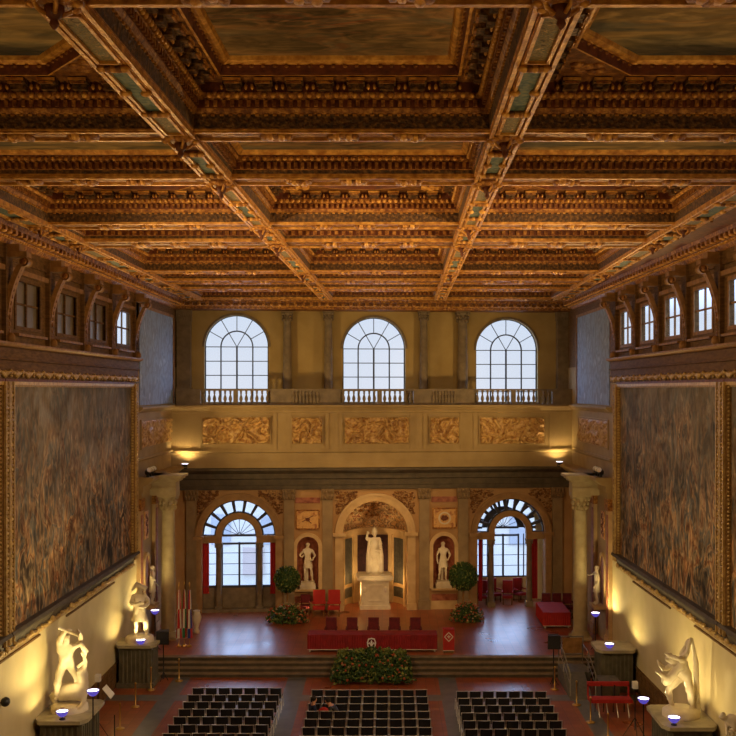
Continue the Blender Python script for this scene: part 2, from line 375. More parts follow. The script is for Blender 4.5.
def coffer(poly, kind, shape, far):
    mb = MB()
    def P_(d): return inset(poly, d)
    cw = 1.5 if far else 1.0
    lv = [(0, -.03, 1), (.03, -.03, 1), (.03, 0, 1), (.04, 0, 4), (.055, .26, 3), (.09, .28, 0), (.12, .34, 0), (.125, .36, 0), (.13, .5, 2), (.17, .52, 0), (.21, .62, 0)]
    if kind == 'S': lv = [(0, -.03, 1), (.04, -.03, 1), (.04, .04, 1), (.05, .12, 3), (.09, .13, 0), (.10, .28, 2), (.14, .30, 0), (.18, .40, 0), (.22, .42, 2), (.30, .46, 1), (.34, .52, 1)]
    for a, b in zip(lv, lv[1:]): ringf(mb, P_(a[0]), a[1], P_(b[0]), b[1], b[2])
    if kind == 'S':
        along(P_(.095), .15 * cw, lambda c, t, n: obx(mb, c, t, n, .075 * cw, .07, .14, .27, 0))
        along(P_(.15), .15 * cw, lambda c, t, n: mb.ell((c.x + n.x * .03, c.y + n.y * .03, ZR + .35), (.05, .05, .055), 6, 3, 1))
        last = P_(.34); hh = .52
    else:
        along(P_(.055), .16 * cw, lambda c, t, n: obx(mb, c, t, n, .07 * cw, .03, .225, .26, 1))
        along(P_(.13), .15 * cw, lambda c, t, n: obx(mb, c, t, n, .07 * cw, .05, .38, .49, 0))
        along(P_(.185), .16 * cw, lambda c, t, n: mb.ell((c.x + n.x * .03, c.y + n.y * .03, ZR + .57), (.055, .055, .06), 6, 4, 1))
        # modillion shelf
        ringf(mb, P_(.21), .62, P_(.215), .80, 2); ringf(mb, P_(.215), .80, P_(.58), .82, 4)
        def modil(c, t, n):
            obx(mb, c, t, n, .32, .30, .72, .80, 3); obx(mb, c, t, n, .26, .16, .63, .73, 3)
            e = c + n * .30; mb.bar((*(e - t * .16), ZR + .77), (*(e + t * .16), ZR + .77), .06, .05, 1); mb.bar((*(e - t * .13), ZR + .715), (*(e + t * .13), ZR + .715), .04, .04, 0)
            for sg in (-1, 1):
                g = c + t * sg * .22 + n * .06; mb.ell((g.x, g.y, ZR + .70), (.035, .05, .06), 5, 3, 1)
        along(P_(.215), .52, modil, .32)
        base = P_(.58)
        if shape == 'oct':
            c = 1.25; n = 4; p8 = []
            for i in range(4):
                a = Vector(base[i - 1]); b = Vector(base[i]); d = Vector(base[(i + 1) % 4])
                p8 += [tuple(b + (a - b).normalized() * c * (1.0 if i % 2 else 1.2)), tuple(b + (d - b).normalized() * c * (1.2 if i % 2 else 1.0))]
            for i in range(4):
                tri = [p8[2 * i], base[i], p8[2 * i + 1]]
                mb.add([(q[0], q[1], ZR + .82) for q in tri], [(0, 1, 2)], 4)
                ctr = Vector(((tri[0][0] + tri[1][0] + tri[2][0]) / 3, (tri[0][1] + tri[1][1] + tri[2][1]) / 3))
                for k in range(14):
                    w = [random.random() for _ in range(3)]; sw = sum(w); w = [.12 + .64 * x / sw for x in w]
                    q = [sum(w[m] * tri[m][ax] for m in range(3)) for ax in (0, 1)]
                    mb.ell((q[0], q[1], ZR + .81), (.13, .13, .05), 6, 3, 0)
            base = p8
        elif shape == 'round':
            b4 = [Vector(b) for b in base]; ctr = (b4[0] + b4[1] + b4[2] + b4[3]) / 4
            N = 40; outer = []; inner = []
            for i in range(N):
                a = 2 * PI * i / N + PI * 1.25; cs, sn = math.cos(a), math.sin(a); m = max(abs(cs), abs(sn))
                def bil(s, t): return b4[0] * (1 - s) * (1 - t) / 4 + b4[1] * (1 + s) * (1 - t) / 4 + b4[2] * (1 + s) * (1 + t) / 4 + b4[3] * (1 - s) * (1 + t) / 4
                outer.append(tuple(bil(cs / m, sn / m))); inner.append(tuple(bil(cs * .98, sn * .98)))
            ringf(mb, outer, .82, inner, .82, 4)
            for s_ in (-1, 1):
                for t_ in (-1, 1):
                    q = bil(s_ * .84, t_ * .84)
                    for k in range(12): mb.ell((q.x + random.uniform(-.25, .25), q.y + random.uniform(-.2, .2), ZR + .8), (.12, .1, .06), 6, 3, 1)
            base = inner
        def I_(d): return inset(base, d)
        seq = [(0, .82, 0), (.02, .80, 1), (.06, .80, 1), (.07, .84, 2), (.09, .98, 2), (.12, 1.0, 1), (.17, .99, 1), (.22, 1.02, 1), (.25, 1.10, 1)]
        for a, b in zip(seq, seq[1:]): ringf(mb, I_(a[0]), a[1], I_(b[0]), b[1], b[2])
        along(I_(.08), .2, lambda c, t, n: mb.ell((c.x, c.y, ZR + .95), (.05, .05, .03), 6, 3, 0), .02)
        last = I_(.25); hh = 1.10
    cf = ceil.part('coffer', mb, CM)
    return last, hh, cf
def panelmesh(last, hh):
    mb = MB(); n = len(last)
    mb.add([(p[0], p[1], ZR + hh - .01) for p in last] + [(p[0], p[1], ZR + hh + .06) for p in last], [tuple(range(n)), tuple(range(2 * n - 1, n - 1, -1))] + [(i, (i + 1) % n, n + (i + 1) % n, n + i) for i in range(n)])
    return mb
cp1 = paintmat('ceiling battle painting', [(.22, .17, .09), (.36, .24, .11), (.16, .15, .11)], [(.05, .035, .025), (.20, .12, .06), (.10, .08, .05), (.42, .20, .09), (.16, .14, .10), (.34, .12, .06)], -2, 3, .55, 1.1, 3, True)
cp2 = paintmat('ceiling sky painting', [(.10, .10, .09), (.27, .23, .13), (.52, .36, .15), (.18, .17, .13)], [(.14, .13, .10), (.07, .08, .08), (.30, .22, .11), (.12, .12, .11), (.36, .20, .09)], -2, 3, .35, .75, 9, True)
PLAB = {(1, 0): 'eight-sided ceiling painting of a cloudy sky, at top left of the room', (1, 1): 'large rectangular ceiling painting of a battle in the central coffer nearest the viewer',
        (1, 2): 'eight-sided ceiling painting of clouds and riders, at top right of the room',
        (2, 0): 'narrow dim ceiling painting behind the first cross rib, in the left bay', (2, 1): 'narrow ceiling painting with red figures behind the first cross rib, in the central bay',
        (2, 2): 'narrow greenish ceiling painting behind the first cross rib, in the right bay'}
for r, (ya, yb_, kind) in enumerate(ROWS):
    for b in range(3):
        e0, e1 = EDGE[2 * b], EDGE[2 * b + 1]
        poly = [(e0(ya), ya), (e1(ya), ya), (e1(yb_), yb_), (e0(yb_), yb_)]
        shape = 'rect'
        if kind == 'L' and b != 1: shape = 'oct'
        if kind == 'M' and r == 3: shape = 'round' if b == 1 else 'oct'
        last, hh, cf = coffer(poly, kind, shape, ya > 30)
        pm = panelmesh(last, hh)
        mtl = cp2 if b != 1 else cp1
        if (r, b) in PLAB:
            c = (sum(p[0] for p in last) / len(last), sum(p[1] for p in last) / len(last), ZR + hh)
            o = pm.build('ceiling_painting', mtl, None, c); tag(o, PLAB[(r, b)], 'painting', 'paintings set in the ceiling')
        else:
            o = pm.build('painted_panel', mtl, cf, ceil.org)
# ribs
def quadbox(mb, xa0, xa1, ya, xb0, xb1, yb_, z0, z1, mi=0):
    vs = [(xa0, ya, z0), (xa1, ya, z0), (xb1, yb_, z0), (xb0, yb_, z0), (xa0, ya, z1), (xa1, ya, z1), (xb1, yb_, z1), (xb0, yb_, z1)]
    mb.add(vs, [(0, 3, 2, 1), (4, 5, 6, 7), (0, 1, 5, 4), (1, 2, 6, 5), (2, 3, 7, 6), (3, 0, 4, 7)], mi)
edgesY = [8.0] + [v for r in ROWS for v in r[:2]] + [54.4]
ribs = [(7.2, 8.4)] + [(ROWS[i][1], ROWS[i + 1][0]) for i in range(len(ROWS) - 1)] + [(53.9, 54.6)]
for i, (ya, yb_) in enumerate(ribs):
    mb = MB(); w = yb_ - ya
    mb.box(-10.5, 9.3, ya, yb_, ZR, ZR + 1.25, 4)
    mb.box(-9.7, 8.6, ya + .02, ya + .02 + min(.1, w * .16), ZR - .06, ZR, 1); mb.box(-9.7, 8.6, yb_ - .02 - min(.1, w * .16), yb_ - .02, ZR - .06, ZR, 1)
    if w < 2:
        for b in range(3):
            ym = (ya + yb_) / 2; xa, xb_ = EDGE[2 * b](ym) + .3, EDGE[2 * b + 1](ym) - .3
            mb.box(xa, xb_, ym - .1, ym + .1, ZR - .03, ZR, 0)
            xm = (xa + xb_) / 2
            for xx in (xm - 1.25, xm, xm + 1.25):
                for k in range(5): mb.ell((xx + (k - 2) * .11, ym + random.uniform(-.1, .1), ZR - .05), (.1, w * .28, .07 + .02 * (k % 2)), 6, 4, 1 if k % 2 else 0)
    ceil.part('cross_rib', mb, CM)
# longitudinal beams with painted plaques
BZ0 = ZR - .07
def long_beam(fc, y0, y1, hw, xs=1):
    mb = MB()
    quadbox(mb, fc(y0) - hw, fc(y0) + hw, y0, fc(y1) - hw, fc(y1) + hw, y1, BZ0, ZR + 1.2, 4)
    for sg in (-1, 1):
        a = sg * hw
        quadbox(mb, fc(y0) + a - .035, fc(y0) + a + .035, y0, fc(y1) + a - .035, fc(y1) + a + .035, y1, BZ0 - .05, BZ0 + .05, 1)
        a = sg * (hw - .085)
        quadbox(mb, fc(y0) + a - .02, fc(y0) + a + .02, y0, fc(y1) + a - .02, fc(y1) + a + .02, y1, BZ0 - .03, BZ0 + .02, 1)
    beam = ceil.part('beam', mb, CM)
    def plaque(ya, yb_, m_, scroll=True):
        q = MB(); w = hw - .11
        quadbox(q, fc(ya) - w, fc(ya) + w, ya, fc(yb_) - w, fc(yb_) + w, yb_, BZ0 - .025, BZ0 + .02)
        ceil.part('painted_plaque', q, m_, beam)
        q = MB()
        for (p, r_) in (((fc(ya) - w, ya), (fc(ya) + w, ya)), ((fc(yb_) - w, yb_), (fc(yb_) + w, yb_)), ((fc(ya) - w, ya), (fc(yb_) - w, yb_)), ((fc(ya) + w, ya), (fc(yb_) + w, yb_))):
            q.bar((*p, BZ0 - .04), (*r_, BZ0 - .04), .05, .06, 1)
        if scroll:
            for yy in (ya, yb_, (ya + yb_) / 2):
                for k in range(5):
                    x = fc(yy) + (k - 2) * w * .5
                    if yy == (ya + yb_) / 2 and abs(k - 2) < 2: continue
                    q.ell((x, yy, BZ0 - .07), (.1, .1, .06), 6, 4, 0 if k % 2 else 1)
        ceil.part('plaque_frame', q, CM, beam)
    rr = ribs
    for (a, b), (c, d) in zip(rr, rr[1:]):
        L = c - b
        if b >= y1 - .5: break
        if L > 4:
            k = L / 3
            plaque(b + .1, b + k * .95, grot, False); plaque(b + k * 1.05, b + k * 2.25, teal); plaque(b + k * 2.35, c - .1, grot, False)
        else:
            plaque(b + L * .2, b + L * .8, teal)
    return beam
long_beam(LB, 7.5, 54.3, .27); long_beam(RB, 7.5, 54.3, .27)
ebL = lambda Y: -10.1
ebR = lambda Y: 8.05 + .018 * Y
long_beam(ebL, 7.5, 54.3, .34); long_beam(ebR, 7.5, 54.3, .34)
# pendants at the crossings
k = 0
for nm, fc in (('left beam', LB), ('right beam', RB), ('left edge beam', ebL), ('right edge beam', ebR)):
    for i, (ya, yb_) in enumerate(ribs[1:7]):
        Y = (ya + yb_) / 2; c = (fc(Y), Y, BZ0)
        t = Thing('ceiling_pendant', 'carved gilt drop pendant under the %s at the %s cross rib' % (nm, ['nearest', 'second', 'third', 'fourth', 'fifth', 'sixth'][i]), 'pendant', c, group='pendants under the ceiling beams')
        sc = .62 if 'edge' not in nm else .5
        mb = MB(); mb.lathe([(.001, .02), (.34, .02), (.36, -.04), (.24, -.08), (.12, -.1)], *c, 12, 0)
        for j in range(8): a = PI * j / 4; mb.ell((c[0] + .28 * math.cos(a), c[1] + .28 * math.sin(a), c[2] - .06), (.08, .08, .06), 6, 3, 1)
        t.part('rosette', mb, [gold, gold2])
        mb = MB(); mb.lathe([(.14 * sc, -.05), (.2 * sc, -.22 * sc), (.16 * sc, -.34 * sc), (.07 * sc, -.42 * sc), (.1 * sc, -.5 * sc), (.05 * sc, -.58 * sc), (.001, -.62 * sc)], *c, 10, 0)
        for j in range(4):
            a = PI * j / 2 + .4; mb.tube([(c[0] + .24 * math.cos(a), c[1] + .24 * math.sin(a), c[2] - .05), (c[0] + .2 * math.cos(a), c[1] + .2 * math.sin(a), c[2] - .14), (c[0] + .09 * math.cos(a), c[1] + .09 * math.sin(a), c[2] - .2)], .03, 6, 1)
        t.part('drop', mb, [redbr, gold2])
# cap over the ceiling
mb = MB(); mb.box(-12.4, 12.4, -5, 60, ZR + 1.5, ZR + 1.7); ceil.part('ceiling_boards', mb, wood)
# near (unseen) flat part over the viewer
mb = MB(); mb.box(-11.5, 11.5, -5, 7.4, ZR, ZR + .3); ceil.part('near_boards', mb, wood2)
# side cornices of the ceiling
def ceiling_cornice(M, u0, u1, yin, nm):
    """in a wall frame: d negative = into the room"""
    mb = MB()
    prof = [(yin, ZR + .4), (yin, ZR), (yin + .06, ZR - .02), (yin + .1, ZR + .1), (yin + .25, ZR + .1), (-.62, ZR - .02), (-.60, ZR - .14), (-.36, ZR - .17), (-.34, ZR - .3), (-.2, ZR - .34), (-.12, ZR - .46), (0, ZR - .48), (.05, ZR - .48), (.05, ZR + .4)]
    n = len(prof)
    mis = [4, 1, 1, 2, 2, 0, 4, 4, 1, 0, 0, 0, 0, 0]
    for i in range(n):
        a, b = prof[i], prof[(i + 1) % n]
        mb.add([(u0, *a), (u1, *a), (u1, *b), (u0, *b)], [(0, 1, 2, 3)], mis[i])
    L = abs(u1 - u0); k = int(L / .42)
    for j in range(k):
        u = u0 + (u1 - u0) * (j + .5) / k
        mb.box(u - .09, u + .09, -.60, -.36, ZR - .26, ZR - .15, 0); mb.ell((u, -.5, ZR - .27), (.09, .13, .06), 6, 3, 1)
    k = int(L / .2)
    for j in range(k):
        u = u0 + (u1 - u0) * (j + .5) / k
        mb.ell((u, -.3, ZR - .32), (.06, .05, .05), 5, 3, 1)
    return mb
# ------------------------------------------------------------------ side walls
Z_SILL, Z_PT, Z_PB = 13.82, 12.6, 5.15
def side_wall(side):
    M, sg = (LEFT, 1) if side == 'left' else (RIGHT, -1)
    U = lambda Y: sg * Y
    def rng(a, b): return (min(U(a), U(b)), max(U(a), U(b)))
    w = struct('wall_' + side, (U(30), 0, 0), M)
    cy = [30.8 + 3.92 * k for k in range(-4, 5)] if side == 'left' else [32.55 + 3.385 * k for k in range(-5, 5)]
    wins = [(a + b) / 2 for a, b in zip(cy, cy[1:])]
    hwn = 1.08 if side == 'left' else .9
    ops = [(U(y), hwn, 14.37, 15.77, False) for y in wins]
    e = 60 if side == 'left' else 60
    mb = MB(); a, b = rng(-5, 58)
    mb.wall(a, b, Z_SILL - .2, ZR + 1.4, ops, 0, .14); w.part('panelled_wall', mb, wood)
    mb = MB(); mb.box(*rng(-5, 46.9), 0, .45, 0, Z_SILL - .2); w.part('plaster_wall', mb, plaster)
    mb = MB(); mb.box(*rng(46.9, 58), 0, .45, 0, Z_SILL - .2); mb.box(*rng(46.9, 47.1), -.04, 0, 11.6, 16.7); w.part('gallery_wall', mb, ochre)
    # low boarded strip, its dark standing in for shade at the wall foot
    mb = MB(); mb.box(*rng(-5, 45.2), -.05, 0, 0, .95); mb.box(*rng(-5, 45.2), -.08, 0, .95, 1.0)
    for k in range(60):
        y = 10 + k * .6
        mb.box(*rng(y, y + .05), -.065, -.05, 0, .95)
    w.part('shade_boarding', mb, wood)
    # ledge, wood frieze, mouldings
    mb = MB(); u0, u1 = rng(-5, 46.9)
    mb.profile([(-.32, Z_SILL), (-.32, Z_SILL - .06), (-.22, Z_SILL - .12), (0, Z_SILL - .16), (0, Z_SILL)], u0, u1, 1)
    mb.profile([(-.1, Z_SILL - .16), (-.1, Z_SILL - .45), (-.16, Z_SILL - .47), (-.16, Z_SILL - .52), (-.08, Z_SILL - .54), (-.08, 13.08), (0, 13.08), (0, Z_SILL - .16)], u0, u1, 0)
    mb.box(u0, u1, -.12, 0, 15.95, 16.1, 1); mb.box(u0, u1, -.06, 0, 16.3, 16.74, 0)
    w.part('ledge', mb, [wood, wood2])
    mb = MB()
    for y in cy + [46.6]:
        mb.box(*rng(y - .28, y + .28), -.14, 0, Z_SILL, 16.72)
    w.part('pilaster_strip', mb, wood)
    # garland of gilt swags above the paintings
    mb = MB(); mb.box(u0, u1, -.1, 0, 12.72, 13.08, 0)
    p = .98; n = int(46.4 / p)
    for k in range(n):
        y = 46.6 - (k + .5) * p
        if y < 12: break
        for j in range(7):
            t = (j - 3) / 3; mb.ell((U(y + t * .38), -.14, 12.95 - .08 * (1 - t * t)), (.08, .06, .03 + .10 * (1 - abs(t))), 6, 4, 1)
        mb.ell((U(y + .49), -.14, 12.94), (.05, .06, .10), 6, 4, 1); mb.ell((U(y + .49), -.14, 12.82), (.08, .05, .04), 6, 4, 1)
    w.part('garland_frieze', mb, [wood, dgilt2])
    # thin dark wall rail below the paintings
    mb = MB(); [mb.box(*rng(a_, b_), -.06, 0, 4.38, 4.44) for a_, b_ in (((36.6, 43), (18, 33.8)) if side == 'left' else ((37.9, 43.2), (18, 35.1)))]; w.part('picture_rail', mb, wood)
    mb = ceiling_cornice(M, *rng(-5, 55.6), -.98 if side == 'left' else -1.55 + .0, side); w.part('ceiling_cornice', mb, CM)
    # windows
    wn = 0
    for i, y in enumerate(wins):
        if y < 17: continue
        wn += 1
        wi = struct('window_%d' % (3 + wn + (0 if side == 'left' else 10)), (U(y), 0, 14.37), M)
        mb = MB(); framebox(mb, U(y) - hwn, U(y) + hwn, 14.37, 15.77, .12, -.04, .06)
        mb.box(U(y) - .04, U(y) + .04, .03, .09, 14.37, 15.77); mb.box(U(y) - hwn, U(y) + hwn, .03, .09, 15.04, 15.1)
        wi.part('window_frame', mb, wood if side == 'left' else wood2)
        mb = MB(); mb.box(U(y) - hwn - .25, U(y) + hwn + .25, -.2, 0, 14.05, 14.13); wi.part('window_sill', mb, wood2)
        mb = MB(); mb.box(U(y) - hwn, U(y) + hwn, .10, .12, 14.37, 15.77)
        wi.part('pane', mb, dull if (side == 'left' and y < 42.5) else glass)
    # consoles
    cs = [y for y in sorted(cy, reverse=True) if y > 27.5]
    for i, y in enumerate(cs):
        u = U(y)
        t = Thing('bracket_console', 'carved wooden scroll bracket on the %s wall between high windows, %s from the far end' % (side, ordn(i)), 'bracket', (u, 0, Z_SILL), M, 'scroll brackets along the %s wall' % side)
        mb = MB(); pts = []
        for k in range(11):
            s_ = k / 10; pts.append((-.12 - .46 * s_ ** 2.4, Z_SILL + .25 + 2.05 * s_))
        wd_ = .15
        prof = [(p_[0], p_[1]) for p_ in pts] + [(p_[0] + .16, p_[1]) for p_ in pts[::-1]]
        for k in range(10):
            a, b = pts[k], pts[k + 1]
            vs = [(u - wd_, a[0], a[1]), (u + wd_, a[0], a[1]), (u + wd_, a[0] + .17, a[1]), (u - wd_, a[0] + .17, a[1]), (u - wd_, b[0], b[1]), (u + wd_, b[0], b[1]), (u + wd_, b[0] + .17, b[1]), (u - wd_, b[0] + .17, b[1])]
            mb.add(vs, [(0, 3, 2, 1), (4, 5, 6, 7), (0, 1, 5, 4), (1, 2, 6, 5), (2, 3, 7, 6), (3, 0, 4, 7)])
            mb.ell((u, a[0] - .01, (a[1] + b[1]) / 2), (.07, .04, .09), 6, 3, 1)
        t.part('scroll', mb, [wood2, brgold])
        mb = MB(); mb.tube([(u - .2, -.62, 16.2), (u + .2, -.62, 16.2)], .15, 10, 0); mb.box(u - .22, u + .22, -.72, 0, 16.34, 16.5); mb.box(u - .2, u + .2, -.5, 0, 16.5, 16.72)
        for sg_ in (-1, 1): mb.ell((u + sg_ * .2, -.62, 16.2), (.04, .1, .1), 8, 4, 1)
        t.part('volute', mb, [wood2, gold])
        mb = MB(); mb.lathe([(.1, 0), (.16, .06), (.15, .2), (.08, .28)], u, -.16, Z_SILL, 8); t.part('foot', mb, wood2)
    return w
side_wall('left'); side_wall('right')
# ------------------------------------------------------------------ great wall paintings
def big_painting(side, Ya, Yb, label, seed, tone=1.0):
    M, sg = (LEFT, 1) if side == 'left' else (RIGHT, -1)
    u0, u1 = sorted((sg * Ya, sg * Yb)); z0, z1 = Z_PB + .1, Z_PT - .05
    t = Thing('wall_painting', label, 'painting', ((u0 + u1) / 2, 0, z0), M, 'great battle paintings on the side walls')
    pmt = paintmat('battle painting ' + str(seed), [tuple(c * tone for c in x) for x in TOPC], [tuple(c * tone for c in x) for x in BOTC], 1.5, 8.0, seed=seed)
    mb = MB(); mb.box(u0, u1, -.12, -.08, z0, z1); t.part('canvas', mb, pmt)
    mb = MB(); w = .32
    mb.box(u0 - w, u1 + w, -.3, 0, z1, z1 + .1, 1); mb.box(u0, u1, -.2, -.1, z1 - .06, z1, 0); mb.box(u0 - w, u1 + w, -.22, 0, z1 + .1, z1 + .18, 2)
    for a, b in ((u0 - w, u0), (u1, u1 + w)):
        mb.box(a, b, -.3, 0, z0 - .3, z1 + .1, 2)
        for q in (a + .03, b - .03): mb.box(q - .03, q + .03, -.38, -.3, z0 - .3, z1 + .1, 1)
        q = b if a < u0 else a; g = .02 if a < u0 else -.02
        mb.box(min(q, q + g), max(q, q + g), -.28, -.12, z0, z1, 0)
        n = 60
        for k in range(n):
            z = z0 + (z1 - z0) * (k + .5) / n
            mb.ell(((a + b) / 2 + .03 * math.sin(k * 2.1), -.33, z), (.08, .06, .055), 6, 3, 0 if k % 3 else 1)
            mb.ell((q + g, -.2, z), (.03, .06, .045), 5, 3, 1)
    t.part('frame', mb, [dgilt, dgilt2, redbr])
    mb = MB()   # deep dark lower moulding
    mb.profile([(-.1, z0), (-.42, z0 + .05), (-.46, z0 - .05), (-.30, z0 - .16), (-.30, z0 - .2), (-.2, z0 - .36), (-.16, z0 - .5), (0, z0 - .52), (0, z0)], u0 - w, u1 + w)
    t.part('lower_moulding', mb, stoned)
    mb = MB(); n = int((u1 - u0 + 2 * w) / .34)
    for k in range(n):
        u = u0 - w + (k + .5) * .34
        mb.ell((u, -.2, z0 - .5 - .03 * math.sin(k * 2.0)), (.14, .1, .06 + .05 * (k % 6 == 0)), 6, 4, 0)
    mb.box(u0 - w, u1 + w, -.22, 0, z0 - .62, z0 - .53, 0)
    t.part('gilt_edging', mb, dgilt2)
big_painting('left', 30.6, 45.4, 'huge framed battle painting filling the left wall beside the stage', 1.0)
big_painting('left', 15.5, 29.9, 'framed battle painting on the left wall, only its edge showing at the left border', 14.0)
big_painting('right', 32.0, 45.0, 'huge framed battle painting filling the right wall beside the stage', 27.0, 1.0)
big_painting('right', 17.5, 31.3, 'framed battle painting on the right wall, only a strip showing at the right border', 39.0)
# gallery end murals, reliefs and mouldings of the side walls near the stage
for side in ('left', 'right'):
    M, sg = (LEFT, 1) if side == 'left' else (RIGHT, -1)
    ye = 54.6 if side == 'left' else 54.5
    def rng(a, b): return tuple(sorted((sg * a, sg * b)))
    t = Thing('fresco', 'tall blue-grey fresco on the %s wall at the end of the gallery' % side, 'fresco', (sg * 51, 0, 11.7), M, 'frescoes at the two ends of the gallery')
    a, b = rng(47.35, ye)
    mb = MB(); mb.box(a, b, -.05, 0, 11.7, 16.2); t.part('painted_surface', mb, murals)
    mb = MB(); mb.box(a - .06, b + .06, -.1, 0, 16.2, 16.34); mb.box(*rng(ye, ye + .16), -.1, 0, 11.7, 16.2); t.part('frame', mb, wood2)
    ws = struct('trim_1' if side == 'left' else 'trim_2', (sg * 51, 0, 8.4), M)
    mb = MB(); a, b = rng(46.95, 55.6)
    mb.profile([(-.28, 11.62), (-.28, 11.54), (-.14, 11.42), (0, 11.34), (0, 11.62)], a, b)
    mb.profile([(-.1, 9.28), (-.1, 9.18), (0, 9.1), (0, 9.28)], a, b)
    ws.part('gallery_moulding', mb, ochre)
    mb = MB()
    mb.profile([(-.75, 8.42), (-.75, 8.3), (-.5, 8.1), (-.3, 8.0), (-.3, 7.75), (-.22, 7.72), (-.22, 7.45), (0, 7.45), (0, 8.42)], a, b)
    ws.part('entablature', mb, ochre)
    mb = MB(); u0_, u1_ = rng(47.7, 54.2); relief(mb, u0_, u1_, 9.72, 10.95, -.03, .14, 90, 22, 4.0 if side == 'left' else 8.0); framebox(mb, u0_, u1_, 9.72, 10.95, .08, -.06, 0, 1)
    o = mb.build('relief_panel', [relm, ochre], None, (sg * 51, 0, 9.7), M)
    tag(o, 'carved garland relief on the short %s wall below the blue-grey fresco' % side, 'relief')
    # pilasters, painted panel
    mb = MB()
    for y in (47.25, 50.3, 53.2):
        mb.box(*rng(y - .3, y + .3), -.16, 0, ST, 7.45, 0); mb.box(*rng(y - .36, y + .36), -.22, 0, 6.9, 7.45, 1); mb.box(*rng(y - .36, y + .36), -.22, 0, ST, ST + .5, 0)
        mb.box(*rng(y - .17, y + .17), -.19, -.1, 1.5, 6.7, 2)
    ws.part('pilaster', mb, [warmst, gold, marble2])
# ------------------------------------------------------------------ columns
def corinthian(name, label, cat, u, d, z0, z1, r, M, group, m1, m2, n=20):
    t = Thing(name, label, cat, (u, d, z0), M, group)
    hc = r * 2.3; hb = r * 1.1
    mb = MB(); mb.box(u - r * 1.4, u + r * 1.4, d - r * 1.4, d + r * 1.4, z0, z0 + hb * .4); mb.lathe([(r * 1.35, hb * .4), (r * 1.38, hb * .55), (r * 1.15, hb * .7), (r * 1.25, hb * .85), (r, hb)], u, d, z0, n)
    t.part('base', mb, m1)
    mb = MB(); hs = z1 - z0
    mb.lathe([(r, hb), (r * 1.0, hs * .35), (r * .93, hs * .7), (r * .86, hs - hc), (r * .95, hs - hc + .02), (r * .86, hs - hc + .06)], u, d, z0, n); t.part('shaft', mb, m1)
    mb = MB(); zc = z1 - hc
    mb.lathe([(r * .86, .03), (r * .9, hc * .5), (r * 1.2, hc * .86)], u, d, zc, n)
    for lv, (rr, zz, hh) in enumerate(((r * 1.0, hc * .22, hc * .24), (r * 1.12, hc * .5, hc * .22))):
        for k in range(8):
            a = 2 * PI * (k + .5 * lv) / 8; mb.ell((u + rr * math.cos(a), d + rr * math.sin(a), zc + zz), (r * .26, r * .26, hh * .7), 6, 4)
    for k in range(4):
        a = PI / 4 + PI / 2 * k; mb.ell((u + r * 1.42 * math.cos(a), d + r * 1.42 * math.sin(a), zc + hc * .78), (r * .3, r * .3, r * .3), 8, 5)
    mb.box(u - r * 1.35, u + r * 1.35, d - r * 1.35, d + r * 1.35, zc + hc * .88, z1)
    t.part('capital', mb, m2)
    return t
# great columns at the stage's sides (world frame)
gc = mat('pale grey green stone', [(.34, .27, .14), (.44, .36, .20)], 3, .65, 0, .1)
corinthian('stage_column', 'tall stone column with a leafy capital at the left side of the stage', 'column', -10.4, 49, ST, 7.45, .33, WORLD, None, gc, gc, 28)
corinthian('stage_column', 'tall stone column with a leafy capital by the red table, right of the stage', 'column', 9.1, 49, ST, 7.45, .33, WORLD, None, gc, gc, 28)
for sd, cxx in (('left', -10.4), ('right', 9.1)):
    xo = -11.5 if sd == 'left' else 10.3
    a, b = (xo, cxx + .45) if sd == 'left' else (cxx - .45, xo)
    mb = MB()
    mb.box(a, b, 48.55, 49.45, 7.45, 7.8); mb.box(a, b, 48.6, 49.4, 7.8, 8.1)
    e = .12
    for z, g in ((8.1, .12), (8.2, .22), (8.3, .34)):
        mb.box(a if sd == 'left' else a - g, b + g if sd == 'left' else b, 48.55 - g, 49.45 + g, z, z + .12)
    o = mb.build('entablature_block', gc, None, ((a + b) / 2, 49, 7.45)); tag(o, 'stone entablature block with cornice resting on the tall %s stage column' % sd, 'entablature')
# ------------------------------------------------------------------ back wall, lower order
ZE0, ZE1 = 7.45, 8.28
bw = struct('wall_back', (0, 0, ST), BACK)
uL, uR = -11.2, 11.4
def arcdef(x0, x1, ytop, d=0):
    a, b = BU(x0, d), BU(x1, d); return (a + b) / 2, (b - a) / 2
SL_c, SL_r = arcdef(202, 275.5, 0); SL_zs = BZ(238, 500) - SL_r
SR_c, SR_r = arcdef(477, 545, 0); SR_zs = BZ(511, 498.5) - SR_r
CN_c, CN_r = arcdef(343, 407.5, 0); CN_zs = BZ(375, 501) - CN_r
NL_c, NL_r = arcdef(297, 318.5, 0); NL_zs = BZ(308, 536.5) - NL_r; NL_b = BZ(308, 589)
NR_c, NR_r = arcdef(433, 454.5, 0); NR_zs = BZ(444, 535.5) - NR_r; NR_b = BZ(444, 588)
ops = [(SL_c, SL_r, ST, SL_zs, True), (NL_c, NL_r, NL_b, NL_zs, True), (CN_c, CN_r, ST, CN_zs, True), (NR_c, NR_r, NR_b, NR_zs, True), (SR_c, SR_r, ST, SR_zs, True)]
mb = MB(); mb.wall(uL, uR, ST, 8.2, ops, 0, .5); bw.part('lower_wall', mb, mat('warm ochre stucco', [(.37, .205, .08), (.45, .27, .115)], 1.2, .8, 0, .1, 8))
# entablature: stone darkened to stand in for its shade
mb = MB()
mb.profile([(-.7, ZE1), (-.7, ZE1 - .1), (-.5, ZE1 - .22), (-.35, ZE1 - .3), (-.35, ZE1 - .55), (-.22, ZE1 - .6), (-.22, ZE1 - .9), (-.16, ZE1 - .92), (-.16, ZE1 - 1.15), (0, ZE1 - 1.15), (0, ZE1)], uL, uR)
bw.part('entablature', mb, stoned)
